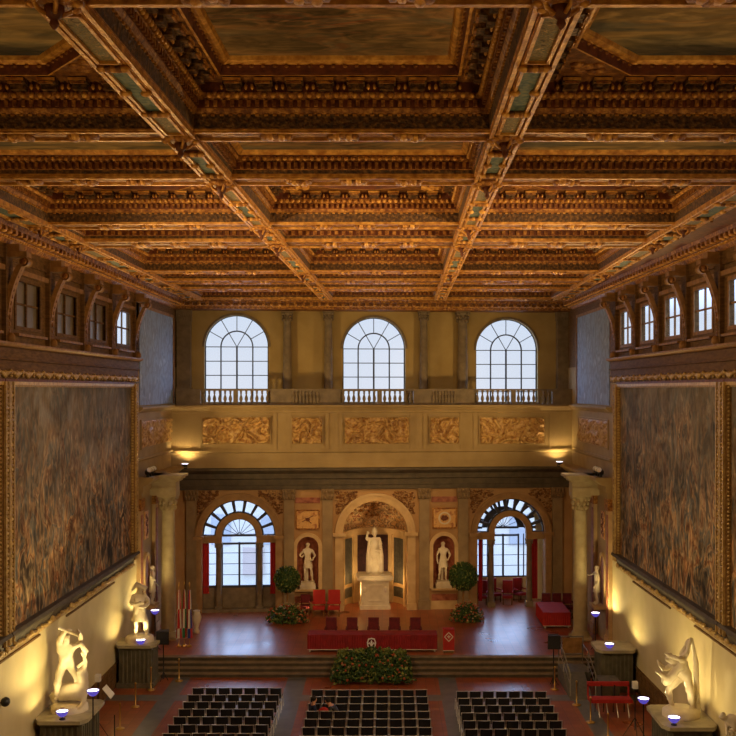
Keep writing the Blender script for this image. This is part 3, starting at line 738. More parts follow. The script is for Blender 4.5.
# parapet wall
mb = MB(); mb.box(uL, uR, 0, .35, 8.2, 11.5, 0)
mb.profile([(-.32, 11.6), (-.32, 11.52), (-.2, 11.42), (-.1, 11.3), (-.1, 11.2), (0, 11.18), (0, 11.6)], uL, uR, 0)
mb.profile([(-.1, 9.22), (-.1, 9.12), (0, 9.05), (0, 9.22)], uL, uR, 0)
mb.box(uL, uR, -.06, 0, 8.28, 8.6, 0)
for x in (199, 275, 289, 327, 341, 412, 425, 462, 475, 551):
    u = BU(x); mb.box(u - .1, u + .1, -.05, 0, 9.22, 11.2, 0)
bw.part('parapet', mb, ochre)
# pilasters of the lower order
mb = MB()
for x in (197.5 - 6, 289, 327.5, 424, 463, 557):
    u = BU(x); mb.box(u - .27, u + .27, -.14, 0, ST + .5, 6.6, 0); mb.box(u - .33, u + .33, -.2, 0, ST, ST + .5, 0); mb.box(u - .34, u + .34, -.24, 0, 6.6, 7.15, 1)
    for k in range(8): mb.ell((u + (-.28 + .08 * k), -.24, 6.7 + .28 * (k % 2)), (.07, .05, .12), 6, 4, 1)
bw.part('pilaster', mb, [mat('tawny grey stone', [(.24, .165, .085), (.32, .23, .12)], 2, .75, 0, .1), mat('brown carved stone', [(.13, .08, .035), (.26, .17, .08)], 8, .7, 0, .3)])
# socle mouldings
mb = MB()
for x0, x1 in ((283, 334.5), (417.5, 470.5)):
    mb.box(BU(x0), BU(x1), -.1, 0, ST, ST + .45)
for x0, x1, z in ((295, 321, NL_b), (431, 457, NR_b)): mb.box(BU(x0), BU(x1), -.2, 0, z - .1, z)
bw.part('socle', mb, warmst)
# archivolts
mb = MB()
for c, r, zs, w_ in ((SL_c, SL_r, SL_zs, .36), (SR_c, SR_r, SR_zs, .34)):
    mb.ring(c, zs, r, r + w_, -.12, .0, n=32); mb.ring(c, zs, r + w_ * .75, r + w_, -.2, 0, n=32)
    for sg in (-1, 1):
        a, b = sorted((c + sg * r, c + sg * (r + w_))); mb.box(a, b, -.12, 0, ST, zs - .12); mb.box(min(a, b) - .1, max(a, b) + .1, -.24, .0, zs - .14, zs + .04)
bw.part('archivolt', mb, mat('tawny stone', [(.30, .17, .065), (.40, .24, .10)], 3, .7, 0, .1))
mb = MB(); c, r, zs = CN_c, CN_r, CN_zs
mb.ring(c, zs, r, r + .42, -.12, 0, n=36); mb.ring(c, zs, r + .3, r + .42, -.18, 0, n=36); mb.ring(c, zs, r, r + .08, -.16, 0, n=36)
for sg in (-1, 1):
    a, b = sorted((c + sg * r, c + sg * (r + .42))); mb.box(a, b, -.12, 0, ST, zs - .1); mb.box(a - .12, b + .12, -.26, .0, zs - .12, zs + .04); mb.box(a - .05, b + .05, -.2, 0, ST, ST + .35)
for (c, r, zs, zb) in ((NL_c, NL_r, NL_zs, NL_b), (NR_c, NR_r, NR_zs, NR_b)):
    mb.ring(c, zs, r, r + .2, -.1, 0, n=24)
    for sg in (-1, 1):
        a, b = sorted((c + sg * r, c + sg * (r + .2))); mb.box(a, b, -.1, 0, zb, zs)
bw.part('niche_surround', mb, warmst)
# spandrel ornaments and plaques
mb = MB()
def spandrel(c, r, zs, sg):
    for _ in range(260):
        u = c + sg * random.uniform(r * .55, r + .34); z = zs + random.uniform(r * .6, r + .5)
        if math.hypot(u - c, z - zs) > r + .46 and z < 7.05: mb.ell((u, -.02, z), (random.uniform(.04, .11), .05, random.uniform(.03, .07)), 6, 3, random.choice((0, 0, 1)))
for c, r, zs in ((SL_c, SL_r, SL_zs), (SR_c, SR_r, SR_zs), (CN_c, CN_r, CN_zs)):
    for sg in (-1, 1): spandrel(c, r, zs, sg)
bw.part('spandrel_carving', mb, [brgold, MATS['tawny stone']])
for x0, x1, y0, y1, lab, nm in ((297, 318.5, 511, 528, 'small square gilt painted panel above the left statue niche', 'l'), (433.5, 455.5, 509, 527, 'small square gilt painted panel above the right statue niche', 'r')):
    u0, z1 = BK(x0, y0); u1, z0 = BK(x1, y1)
    t = Thing('painted_plaque', lab, 'plaque', ((u0 + u1) / 2, 0, z0), BACK)
    mb = MB(); mb.box(u0, u1, -.04, 0, z0, z1); t.part('picture', mb, plaq)
    mb = MB(); framebox(mb, u0, u1, z0, z1, .07, -.08, 0); t.part('frame', mb, gold)
    mb = MB(); cu, cz = (u0 + u1) / 2, (z0 + z1) / 2
    if nm == 'r':
        mb.ring(cu, cz, .26, .34, -.07, -.03, 0, 2 * PI, 24, 0); [mb.ell((cu + .12 * math.cos(k), -.05, cz + .08 * math.sin(k * 2)), (.09, .03, .09), 6, 4, 1) for k in range(6)]
    else:
        mb.bar((cu - .3, -.06, cz - .12), (cu + .3, -.06, cz + .22), .05, .03, 1); mb.bar((cu - .15, -.06, cz + .1), (cu + .2, -.06, cz - .2), .05, .03, 1); mb.ell((cu, -.05, cz), (.12, .03, .1), 8, 4, 1)
    t.part('device', mb, [marble, redbr])
mb = MB()
for x0, x1 in ((295, 320), (431.5, 457)):
    mb.box(BU(x0), BU(x1), -.05, 0, BZ(307, 503), BZ(307, 497.5)); mb.box(BU(x0), BU(x1), -.05, 0, 1.1, 1.45)
bw.part('red_marble_inlay', mb, marble2)
# small niches: half cylinders
for (c, r, zs, zb) in ((NL_c, NL_r, NL_zs, NL_b), (NR_c, NR_r, NR_zs, NR_b)):
    mb = MB(); mb.lathe([(r, zb), (r, zs)] + [(r * math.cos(a), zs + r * math.sin(a)) for a in [PI / 2 * k / 8 for k in range(1, 9)]], c, .1, 0, 20, 0, 0, PI)
    mb.box(c - r, c + r, 0, .1 + r, zb - .05, zb, 0)
    bw.part('niche_shell', mb, marble2)
# side jamb closing behind wall thickness
# central apse
c, r, zs = CN_c, CN_r, CN_zs
mb = MB(); mb.lathe([(r, ST), (r, zs)], c, .5, 0, 28, 0, 0, PI, sy=1.15); bw.part('apse_wall', mb, warmst)
mb = MB(); mb.lathe([(r * math.cos(a), zs + r * math.sin(a)) for a in [PI / 2 * k / 10 for k in range(0, 11)]], c, .5, 0, 28, 0, 0, PI, sy=1.15)
for k in range(60):
    a = random.uniform(.12, PI - .12); e_ = random.uniform(.25, 1.3)
    mb.ell((c + (r - .04) * math.cos(a) * math.cos(e_), .5 + 1.15 * (r - .04) * math.sin(a) * math.cos(e_), zs + (r - .04) * math.sin(e_)), (.14, .08, .08), 6, 4, random.choice((0, 1, 2)))
bw.part('apse_conch', mb, [conch, gold, warmst])
mb = MB()
def apt(a, rr, z): return (c + rr * math.cos(a), .5 + 1.15 * rr * math.sin(a), z)
def aband(a0, a1, rr, z0, z1, mi, dep=.08, n=6):
    for k in range(n):
        x0, x1 = a0 + (a1 - a0) * k / n, a0 + (a1 - a0) * (k + 1) / n
        vs = [apt(x0, rr, z0), apt(x1, rr, z0), apt(x1, rr + dep, z0), apt(x0, rr + dep, z0), apt(x0, rr, z1), apt(x1, rr, z1), apt(x1, rr + dep, z1), apt(x0, rr + dep, z1)]
        mb.add(vs, [(0, 3, 2, 1), (4, 5, 6, 7), (0, 1, 5, 4), (1, 2, 6, 5), (2, 3, 7, 6), (3, 0, 4, 7)], mi)
aband(0, PI, r - .14, zs - .3, zs - .02, 0, .14, 24); aband(0, PI, r - .2, zs - .08, zs, 0, .2, 24)
for a in (.16, .94, PI - .94, PI - .16): aband(a - .08, a + .08, r - .1, ST, zs - .3, 0, .1, 2)
bw.part('apse_order', mb, warmst)
mb = MB()
for a0, a1 in ((.27, .82), (PI - .82, PI - .27)):
    aband(a0, a1, r - .03, ST + .35, 1.55, 0, .03, 6); aband(a0, a1, r - .03, 1.75, zs - .5, 0, .03, 6)
bw.part('apse_window', mb, greyglass)
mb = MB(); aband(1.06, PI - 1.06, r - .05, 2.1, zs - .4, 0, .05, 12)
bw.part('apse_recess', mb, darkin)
# ------------------------------------------------------------------ serliana windows
def fanring(mb, c, zs, r0, r1, d0, d1, n, mi=0, bw_=.16):
    for k in range(n + 1):
        a = PI * k / n; ca, sa = math.cos(a), math.sin(a)
        t = (-sa * bw_ / 2, ca * bw_ / 2)
        vs = []
        for y in (d0, d1):
            for rr, s_ in ((r0, -1), (r0, 1), (r1, 1), (r1, -1)):
                wdt = 1.0 if rr == r0 else 1.35
                vs.append((c + rr * ca + t[0] * s_ * wdt, y, zs + rr * sa + t[1] * s_ * wdt))
        mb.add(vs, [(0, 1, 2, 3), (7, 6, 5, 4), (0, 4, 5, 1), (1, 5, 6, 2), (2, 6, 7, 3), (3, 7, 4, 0)], mi)
def serliana(idx, c, r, zs, dgl, door_bottom):
    ri0, ri1 = r * .47, r * .64     # inner arch opening and its band
    ent = .36
    w = struct('window_%d' % idx, (c, .2, ST), BACK)
    mb = MB(); mb.ring(c, zs, ri0, ri1, .12, .42, n=28)
    for sg in (-1, 1):
        a, b = sorted((c + sg * ri0, c + sg * r)); mb.box(a, b, .12, .42, zs - ent, zs)
        mb.box(a - .02, b + .02, .06, .42, zs - .06, zs + .03)
    w.part('inner_arch', mb, MATS['tawny stone'])
    mb = MB(); fanring(mb, c, zs, ri1, r, .2, .4, 9, 0, .13); mb.ring(c, zs, r - .07, r, .2, .4, n=28); mb.ring(c, zs, ri1, ri1 + .07, .2, .4, n=28)
    w.part('fan_frame', mb, iron)
    for sg in (-1, 1):
        cc = c + sg * (ri0 + .17)
        mb = MB(); z1 = zs - ent; mb.box(cc - .2, cc + .2, .08, .46, ST, ST + .3)
        mb.lathe([(.17, .3), (.16, 1.2), (.14, z1 - ST - .4), (.16, z1 - ST - .38), (.15, z1 - ST - .3), (.22, z1 - ST - .08)], cc, .27, ST, 14)
        mb.box(cc - .2, cc + .2, .08, .46, z1 - .08, z1)
        for k in range(8): a = PI * k / 4; mb.ell((cc + .17 * math.cos(a), .27 + .17 * math.sin(a), z1 - .2), (.05, .05, .09), 6, 4)
        w.part('small_column', mb, stone)
    return w, ri0, ri1, zs - ent
wl, ri0, ri1, ze = serliana(1, SL_c, SL_r, SL_zs, .45, 0)
def glazing(w, c, r, ri0, ri1, zs, d, zb, ze):
    mb = MB()
    mb.ring(c, zs, ri0 - .06, ri0, d - .05, d + .05, n=24); mb.box(c - ri0, c + ri0, d - .05, d + .05, zs - .06, zs + .06)
    mb.box(c - ri0, c + ri0, d - .05, d + .05, ze - .13, ze - .02); mb.box(c - .05, c + .05, d - .05, d + .05, zb, ze)
    mb.ring(c, zs, .1, .15, d - .04, d + .04, n=12)
    for k in range(1, 8): a = PI * k / 8; mb.bar((c + .14 * math.cos(a), d, zs + .14 * math.sin(a)), (c + (ri0 - .03) * math.cos(a), d, zs + (ri0 - .03) * math.sin(a)), .025, .03)
    mb.box(c - r, c + r, d - .06, d + .06, zb - .1, zb + .02)
    for k in range(1, 4):
        z = zb + (ze - zb) * k / 4; mb.box(c - r, c + r, d - .02, d + .02, z - .015, z + .015)
    for s_ in (-1, 1):
        mb.box(c + s_ * ri0 - .04, c + s_ * ri0 + .04, d - .05, d + .05, zb, ze)
        mb.box(c + s_ * (ri0 + .3) - .03, c + s_ * (ri0 + .3) + .03, d - .03, d + .03, zb, ze)
    w.part('glazing_bars', mb, iron)
    mb = MB(); mb.box(c - r, c + r, d - .01, d + .0, zb, zs)
    mb.prism([(c + r * math.cos(PI * k / 24), zs + r * math.sin(PI * k / 24)) for k in range(25)], d - .01, d, 1)
    w.part('pane', mb, glass)
zbL = BZ(238, 587)
glazing(wl, SL_c, SL_r, ri0, ri1, SL_zs, .46, zbL, ze)
mb = MB(); mb.box(SL_c - SL_r, SL_c + SL_r, .42, .6, ST, zbL - .08); mb.box(SL_c - SL_r, SL_c + SL_r, -.05, .6, ST, ST + .17); wl.part('parapet', mb, stone)
def curtainmb(u, w, z0, z1, d):
    mb = MB(); n = 12
    vs = []
    for z in (z0, z1):
        for k in range(n + 1): vs.append((u - w / 2 + w * k / n, d + .04 * math.sin(k * 1.7), z))
    for z in (z1, z0):
        pass
    fs = [(k, k + 1, n + 2 + k, n + 1 + k) for k in range(n)]
    o = len(vs); vs2 = [(v[0], v[1] + .03, v[2]) for v in vs]
    mb.add(vs + vs2, fs + [tuple(i + o for i in f) for f in fs] + [(0, n, o + n, o), (0, n + 1, o + n + 1, o), (n, 2 * n + 1, o + 2 * n + 1, o + n)], 0, True)
    mb.tube([(u - w / 2 - .05, d - .02, z1 + .03), (u + w / 2 + .05, d - .02, z1 + .03)], .02, 6, 1)
    return mb
for x, c_, lab in ((205.5, 0, 'long red curtain at the left jamb of the left arched window'), (273.5, 0, 'long red curtain at the right jamb of the left arched window, by the round tree')):
    u = BU(x, .3); o = curtainmb(u, .36, BZ(x, 594, .3), ze + .02, .38).build('curtain', [curtain, brass], None, (u, .38, ST), BACK); tag(o, lab, 'curtain')
# right serliana opens on a small loggia
wr, ri0r, ri1r, zer = serliana(2, SR_c, SR_r, SR_zs, 2.2, 0)
lw = struct('wall_loggia', (SR_c, 2.2, ST), BACK)
D2 = 2.3
mb = MB(); mb.wall(SR_c - 2.6, SR_c + 2.6, ST, 8.2, [(SR_c, SR_r, 1.9, SR_zs, True)], D2 - .1, D2 + .2)
mb.box(SR_c - 2.9, SR_c - 2.55, .5, D2 + .2, ST, 8.2); mb.box(SR_c + 2.55, SR_c + 2.9, .5, D2 + .2, ST, 8.2); mb.box(SR_c - 2.9, SR_c + 2.9, .5, D2 + .2, 8.2, 8.4); mb.box(SR_c - 2.9, SR_c + 2.9, .5, D2 + .6, .2, ST - .06)
lw.part('loggia_shell', mb, plaster)
w3 = struct('window_3', (SR_c, D2, ST), BACK)
glazing(w3, SR_c, SR_r, ri0r, ri1r, SR_zs, D2, 1.95, zer)
mb = MB(); fanring(mb, SR_c, SR_zs, ri1r, SR_r, D2 - .05, D2 + .05, 9, 0, .12); mb.ring(SR_c, SR_zs, ri0r, ri1r, D2 - .08, D2 + .1, n=24); w3.part('fan_frame', mb, iron)
for x, dd, lab, w_ in ((480.5, .42, 'narrow red curtain at the left jamb of the right arched opening', .2), (534, .8, 'red curtain hanging at the right side of the right arched opening', .42)):
    u = BU(x, dd); o = curtainmb(u, w_, ST + .3, zer, dd).build('curtain', [curtain, brass], None, (u, dd, ST), BACK); tag(o, lab, 'curtain')
# ------------------------------------------------------------------ gallery: reliefs, balustrades, window wall
RL = [(202.5, 270, 'long carved garland relief on the parapet below the left arched window'), (292, 322, 'short carved trophy relief on the parapet, between the left and middle long reliefs'),
      (344.5, 409, 'long carved garland relief on the parapet below the middle arched window'), (430, 459, 'short carved trophy relief on the parapet, between the middle and right long reliefs'),
      (480, 544.5, 'long carved garland relief on the parapet below the right arched window')]
for i, (x0, x1, lab) in enumerate(RL):
    u0, z1 = BK(x0, 417.5); u1, z0 = BK(x1, 443.5)
    mb = MB(); relief(mb, u0, u1, z0, z1, -.02, .30, int((u1 - u0) / .045), 30, i * 3.7, 0, 1.9); framebox(mb, u0, u1, z0, z1, .06, -.07, 0, 1)
    o = mb.build('relief_panel', [relm, ochre], None, ((u0 + u1) / 2, 0, z0), BACK); tag(o, lab, 'relief', 'carved reliefs along the gallery parapet')
ZB0, ZB1 = 11.6, 12.36
def baluster(mb, u, d, z0, z1, mi=0, s=1.0):
    h = z1 - z0
    mb.box(u - .07, u + .07, d - .07, d + .07, z0, z0 + h * .09, mi); mb.box(u - .06, u + .06, d - .06, d + .06, z1 - h * .08, z1, mi)
    mb.lathe([(.04, h * .09), (.05, h * .16), (.095, h * .36), (.085, h * .48), (.04, h * .68), (.035, h * .76), (.06, h * .8), (.045, h * .92)], u, d, z0, 8, mi)
for i, (x0, x1, lab) in enumerate(((201, 270, 'stone balustrade of pear-shaped balusters in front of the left gallery window'), (341, 413, 'stone balustrade of pear-shaped balusters in front of the middle gallery window'), (475, 552, 'stone balustrade of pear-shaped balusters in front of the right gallery window'))):
    u0, u1 = BU(x0), BU(x1)
    t = Thing('balustrade', lab, 'balustrade', ((u0 + u1) / 2, .1, ZB0), BACK, 'gallery balustrades')
    mb = MB(); mb.box(u0 - .05, u1 + .05, -.06, .26, ZB1, ZB1 + .1); t.part('rail', mb, stone)
    mb = MB(); mb.box(u0 - .05, u1 + .05, -.02, .22, ZB0, ZB0 + .06); t.part('plinth', mb, stone)
    n = int((u1 - u0) / .275)
    for k in range(n):
        u = u0 + (u1 - u0) * (k + .5) / n
        mb = MB()
        if k == n // 2: mb.box(u - .12, u + .12, -.02, .22, ZB0 + .06, ZB1)
        else: baluster(mb, u, .1, ZB0 + .06, ZB1)
        t.part('baluster' if k != n // 2 else 'post', mb, stone)
for i, (x0, x1, lab) in enumerate(((176, 200.5, 'solid parapet block at the left end of the gallery'), (270.5, 340.5, 'solid gallery parapet block with blind balusters between the left and middle windows'), (413.5, 474.5, 'solid gallery parapet block with blind balusters between the middle and right windows'), (552.5, 576, 'solid parapet block at the right end of the gallery'))):
    u0, u1 = BU(x0), BU(x1)
    mb = MB(); mb.box(u0, u1, .02, .24, ZB0, ZB1); mb.box(u0, u1, -.06, .26, ZB1, ZB1 + .1)
    if u1 - u0 > 2:
        n = 8
        for k in range(n): baluster(mb, u0 + (u1 - u0) * (.3 + .4 * (k + .5) / n), 0.0, ZB0 + .06, ZB1)
    o = mb.build('parapet_block', stone, None, ((u0 + u1) / 2, .1, ZB0), BACK); tag(o, lab, 'parapet')
mb = MB(); mb.box(uL, uR, .2, 1.6, 11.3, 11.45); bw.part('gallery_floor', mb, stone)
DW = 1.5
def win(x0, x1, yt):
    a, b = BU(x0, DW), BU(x1, DW); r = (b - a) / 2; c = (a + b) / 2; return c, r, BZ((x0 + x1) / 2, yt, DW) - r
WINS = [win(204.5, 268.5, 315), win(342.7, 405.3, 317.4), win(476, 537.7, 319)]
mb = MB(); mb.wall(-11.6, 11.8, 11.3, ZR + 1.4, [(c, r, 11.75, zs, True) for c, r, zs in WINS], DW, DW + .45)
bw.part('window_wall', mb, mat('olive ochre plaster', [(.36, .25, .09), (.44, .32, .13)], 1, .85, 0, .1, 8))
mb = ceiling_cornice(BACK, -11.2, 11.2, -1.0, 'b')
for v in range(len(mb.v)): mb.v[v] = (mb.v[v][0], mb.v[v][1] + .62, mb.v[v][2])
mb.box(-11.2, 11.2, .6, DW, ZR - .5, ZR - .3, 4)
bw.part('ceiling_cornice', mb, CM)
for i, (c, r, zs) in enumerate(WINS):
    w = struct('window_%d' % (30 + i), (c, DW, 11.75), BACK)
    d = DW + .3; mb = MB()
    mb.ring(c, zs, r - .05, r, d - .04, d + .04, n=28); mb.ring(c, zs, r * .5 - .035, r * .5 + .035, d - .04, d + .04, n=20)
    mb.box(c - .045, c + .045, d - .04, d + .04, 11.75, zs)
    for s_ in (-1, 1):
        mb.box(c + s_ * r * .5 - .035, c + s_ * r * .5 + .035, d - .04, d + .04, 11.75, zs); mb.box(c + s_ * (r - .03) - .03, c + s_ * (r - .03) + .03, d - .04, d + .04, 11.75, zs)
    for z in (zs, zs - .78, zs - 1.55, zs - 2.3): mb.box(c - r, c + r, d - .03, d + .03, z - .022, z + .022)
    for k in range(1, 6):
        a = PI * k / 6; mb.bar((c + r * .5 * math.cos(a), d, zs + r * .5 * math.sin(a)), (c + r * math.cos(a), d, zs + r * math.sin(a)), .035, .04)
    for k in (1, 2):
        a = PI * k / 3; mb.bar((c, d, zs), (c + r * .5 * math.cos(a), d, zs + r * .5 * math.sin(a)), .03, .04)
    w.part('glazing_bars', mb, iron)
    mb = MB(); mb.box(c - r, c + r, d + .05, d + .06, 11.75, zs); mb.prism([(c + r * math.cos(PI * k / 24), zs + r * math.sin(PI * k / 24)) for k in range(25)], d + .05, d + .06, 1)
    w.part('pane', mb, glass)
    mb = MB(); mb.ring(c, zs, r, r + .12, DW - .04, DW, n=28); w.part('surround', mb, stone)
CL = [(287.3, 4.9, 'left of the two between the left and middle gallery windows'), (328.3, 4.7, 'right of the two between the left and middle gallery windows'), (423.7, 4.7, 'left of the two between the middle and right gallery windows'), (462.5, 5.8, 'right of the two between the middle and right gallery windows')]
for x, w_, lab in CL:
    corinthian('gallery_column', 'slender grey stone gallery column, ' + lab, 'column', BU(x, 1.2), 1.2, 11.45, BZ(x, 312.5, 1.2) + .05, .24 * w_ / 4.9, BACK, 'columns of the gallery window wall', stone, stone)
for x0, x1, lab in ((177, 191, 'broad grey stone pilaster at the left end of the gallery'), (557, 575, 'broad dark stone pilaster at the right end of the gallery')):
    u0, u1 = BU(x0, 1.2), BU(x1, 1.2); z1 = BZ(x0, 312, 1.2)
    t = Thing('gallery_pilaster', lab, 'pilaster', ((u0 + u1) / 2, 1.2, 11.45), BACK)
    mb = MB(); mb.box(u0, u1, 1.0, DW, 11.45, z1 - .5); t.part('shaft', mb, stone)
    mb = MB(); mb.box(u0 - .04, u1 + .04, .96, DW, z1 - .5, z1 + .1)
    for k in range(12): mb.ell((u0 + (u1 - u0) * (k + .5) / 12, .97, z1 - .38 + .2 * (k % 2)), (.05, .05, .1), 6, 4)
    t.part('capital', mb, stone)
    mb = MB(); mb.box(u0 - .06, u1 + .06, .93, DW, 11.45, 12.5); t.part('base', mb, stone)
# unseen end wall behind the viewer
mb = MB(); mb.box(-12.2, 12.2, -5.3, -5, 0, 19); o = mb.build('wall_front', plaster); o['kind'] = 'structure'
# ------------------------------------------------------------------ street outside
t = Thing('street_building', 'pale building across the street seen through the left arched window', 'building', (-9, 75, -2))
mb = MB(); mb.box(-22, 24, 75, 82, -4, 4.6); t.part('wall', mb, facade)
for k in range(12):
    for z in (1.2,):
        mb = MB(); x = -20 + k * 3.6; mb.box(x, x + 1.4, 74.9, 75, z, z + 2.2); t.part('window', mb, facadew)
mb = MB(); mb.box(-10.5, -9, 74.85, 75, -1.0, 1.0); t.part('door', mb, facader)
mb = MB(); mb.box(-60, 60, 59.5, 120, -4.2, -4); o = mb.build('street_ground', street); o['kind'] = 'structure'
# ------------------------------------------------------------------ figures and statues
BASEJ = dict(pel=(0, 0, .95, .135), sp=(0, 0, 1.14, .12), ch=(0, 0, 1.34, .15), nk=(0, 0, 1.50, .06), hd=(0, -.02, 1.62, .095), tp=(0, -.01, 1.72, .075), no=(0, -.105, 1.62, .018),
             sl=(.19, 0, 1.41, .075), el=(.27, .03, 1.13, .05), wl=(.27, -.10, .92, .035), hl=(.26, -.16, .84, .038),
             sr=(-.19, 0, 1.41, .075), er=(-.27, .03, 1.13, .05), wr=(-.27, -.10, .92, .035), hr=(-.26, -.16, .84, .038),
             pl=(.10, 0, .90, .10), kl=(.12, -.04, .50, .065), al=(.12, .02, .10, .042), tl=(.13, -.14, .04, .035),
             pr=(-.10, 0, .90, .10), kr=(-.12, -.04, .50, .065), ar=(-.12, .02, .10, .042), tr=(-.13, -.14, .04, .035))
BE = [('pel', 'sp'), ('sp', 'ch'), ('ch', 'nk'), ('nk', 'hd'), ('hd', 'tp'), ('hd', 'no'), ('ch', 'sl'), ('sl', 'el'), ('el', 'wl'), ('wl', 'hl'), ('ch', 'sr'), ('sr', 'er'), ('er', 'wr'), ('wr', 'hr'), ('pel', 'pl'), ('pl', 'kl'), ('kl', 'al'), ('al', 'tl'), ('pel', 'pr'), ('pr', 'kr'), ('kr', 'ar'), ('ar', 'tr')]
def skinned(name, J, E, org, sc, rz, material, parent, lev=2, root='pel'):
    keys = list(J); me = bpy.data.meshes.new(name)
    me.from_pydata([tuple(Vector(J[k][:3]) * sc) for k in keys], [(keys.index(a), keys.index(b)) for a, b in E], [])
    o = bpy.data.objects.new(name, me); COL.objects.link(o)
    m = o.modifiers.new('skin', 'SKIN'); m.use_smooth_shade = True
    if not me.skin_vertices: me.skin_vertices.new()
    for i, k in enumerate(keys):
        s_ = me.skin_vertices[0].data[i]; s_.radius = (J[k][3] * sc, J[k][3] * sc); s_.use_root = (k == root)
    m = o.modifiers.new('subd', 'SUBSURF'); m.levels = lev; m.render_levels = lev
    me.materials.append(material)
    if material.name == 'white marble':
        tx = bpy.data.textures.get('carving') or bpy.data.textures.new('carving', 'CLOUDS'); tx.noise_scale = .16; tx.noise_depth = 2
        m = o.modifiers.new('carving', 'DISPLACE'); m.texture = tx; m.strength = .07 * sc; m.mid_level = .5; m.texture_coords = 'LOCAL'
    R = Matrix.Translation(org) @ Matrix.Rotation(rz, 4, 'Z')
    if parent is not None: o.parent = parent; o.matrix_local = R
    else: o.matrix_world = R
    return o
def fig(name, org, sc, rz, material, parent, over=None, lev=2, fat=1.0):
    J = dict(BASEJ); J.update(over or {}); J = {k: (*v[:3], v[3] * fat) for k, v in J.items()}
    E = list(BE)
    # five fingers on each hand
    for s_, w_, h_ in (('l', 'wl', 'hl'), ('r', 'wr', 'hr')):
        w = Vector(J[w_][:3]); h = Vector(J[h_][:3]); d = (h - w).normalized(); a = d.cross(Vector((.3, .2, 1))).normalized()
        for k in range(5):
            off = (k - 2) * .02; ln = (.05, .075, .08, .075, .06)[k]
            J['f%s%d' % (s_, k)] = (*(h + a * off * 1.4 + d * ln * (1 if k else .5)), .009); E.append((h_, 'f%s%d' % (s_, k)))
    return skinned(name, J, E, org, sc, rz, material, parent, lev)
def drape(mb, c, r, z0, z1, n=14, mi=0, fl_=.25):
    vs = []; L = 8
    for j in range(L + 1):
        t = j / L; rr = r * (1 + fl_ * (1 - t)) * (1 - .12 * t)
        for k in range(n * 2): a = PI * k / n; q = rr * (1 + .09 * math.cos(k * PI) * (1 - t * .5)); vs.append((c[0] + q * math.cos(a), c[1] + q * .8 * math.sin(a), z0 + (z1 - z0) * t))
    m = 2 * n
    mb.add(vs, [(j * m + k, j * m + (k + 1) % m, (j + 1) * m + (k + 1) % m, (j + 1) * m + k) for j in range(L) for k in range(m)], mi, True); return mb
def haircap(mb, c, r, seed=0):
    n, k = 14, 8; vs = []
    for i in range(k + 1):
        for j in range(n):
            a = PI * i / k; b = 2 * PI * j / n; d = Vector((math.sin(a) * math.cos(b), math.sin(a) * math.sin(b), math.cos(a)))
            q = r * (1 + .16 * noise.noise(d * 4 + Vector((seed, 0, 0)))); vs.append((c[0] + d.x * q, c[1] + d.y * q + r * .22, c[2] + d.z * q + r * .12))
    mb.add(vs, [(i * n + j, i * n + (j + 1) % n, (i + 1) * n + (j + 1) % n, (i + 1) * n + j) for i in range(k) for j in range(n)], 0, True)
# niche statues
def niche_statue(c, zb, x, yt, yb, label, over):
    z0 = zb; zt = BZ(x, yt); h = zt - z0
    t = Thing('niche_statue', label, 'statue', (c, .28, z0), BACK)
    mb = MB(); hp = .36; mb.box(c - .42, c + .42, -.1, .55, z0, z0 + hp * .6); mb.box(c - .36, c + .36, -.05, .5, z0 + hp * .6, z0 + hp); t.part('plinth', mb, marble)
    sc = (h - hp) / 1.76
    fig('figure', (0, 0, hp), sc, 0, marble, t.o, over)
    mb = MB(); haircap(mb, (c, .28 - .02 * sc, z0 + hp + 1.66 * sc), .10 * sc); t.part('hair', mb, marble)
    mb = MB(); drape(mb, (c + .02, .28, 0), .17 * sc, z0 + hp + .62 * sc, z0 + hp + 1.0 * sc); t.part('drapery', mb, marble)
    mb = MB(); mb.tube([(c - .05, .4, z0 + hp), (c - .03, .38, z0 + hp + .4 * sc), (c - .06, .36, z0 + hp + .75 * sc)], [.09, .07, .06], 8); t.part('tree_stump', mb, marble)
niche_statue(NL_c, NL_b, 308, 543.5, 589, 'white marble standing man statue in the left small niche, one hand on his hip',
             dict(hr=(-.20, -.12, 1.18, .038), wr=(-.26, -.08, 1.12, .035), er=(-.36, .02, 1.18, .05), wl=(.20, -.16, .98, .035), el=(.34, .03, 1.15, .05), hl=(.14, -.18, 1.0, .038), kl=(.17, -.12, .52, .065), al=(.20, -.02, .1, .042), tl=(.22, -.18, .04, .035)))
niche_statue(NR_c, NR_b, 444, 542.5, 588, 'white marble standing man statue in the right small niche, beside the round green tree',
             dict(el=(.33, .04, 1.16, .05), wl=(.24, -.08, .98, .035), hl=(.18, -.12, .95, .038), kr=(-.16, -.10, .5, .065), ar=(-.19, 0, .1, .042), tr=(-.2, -.16, .04, .035)))
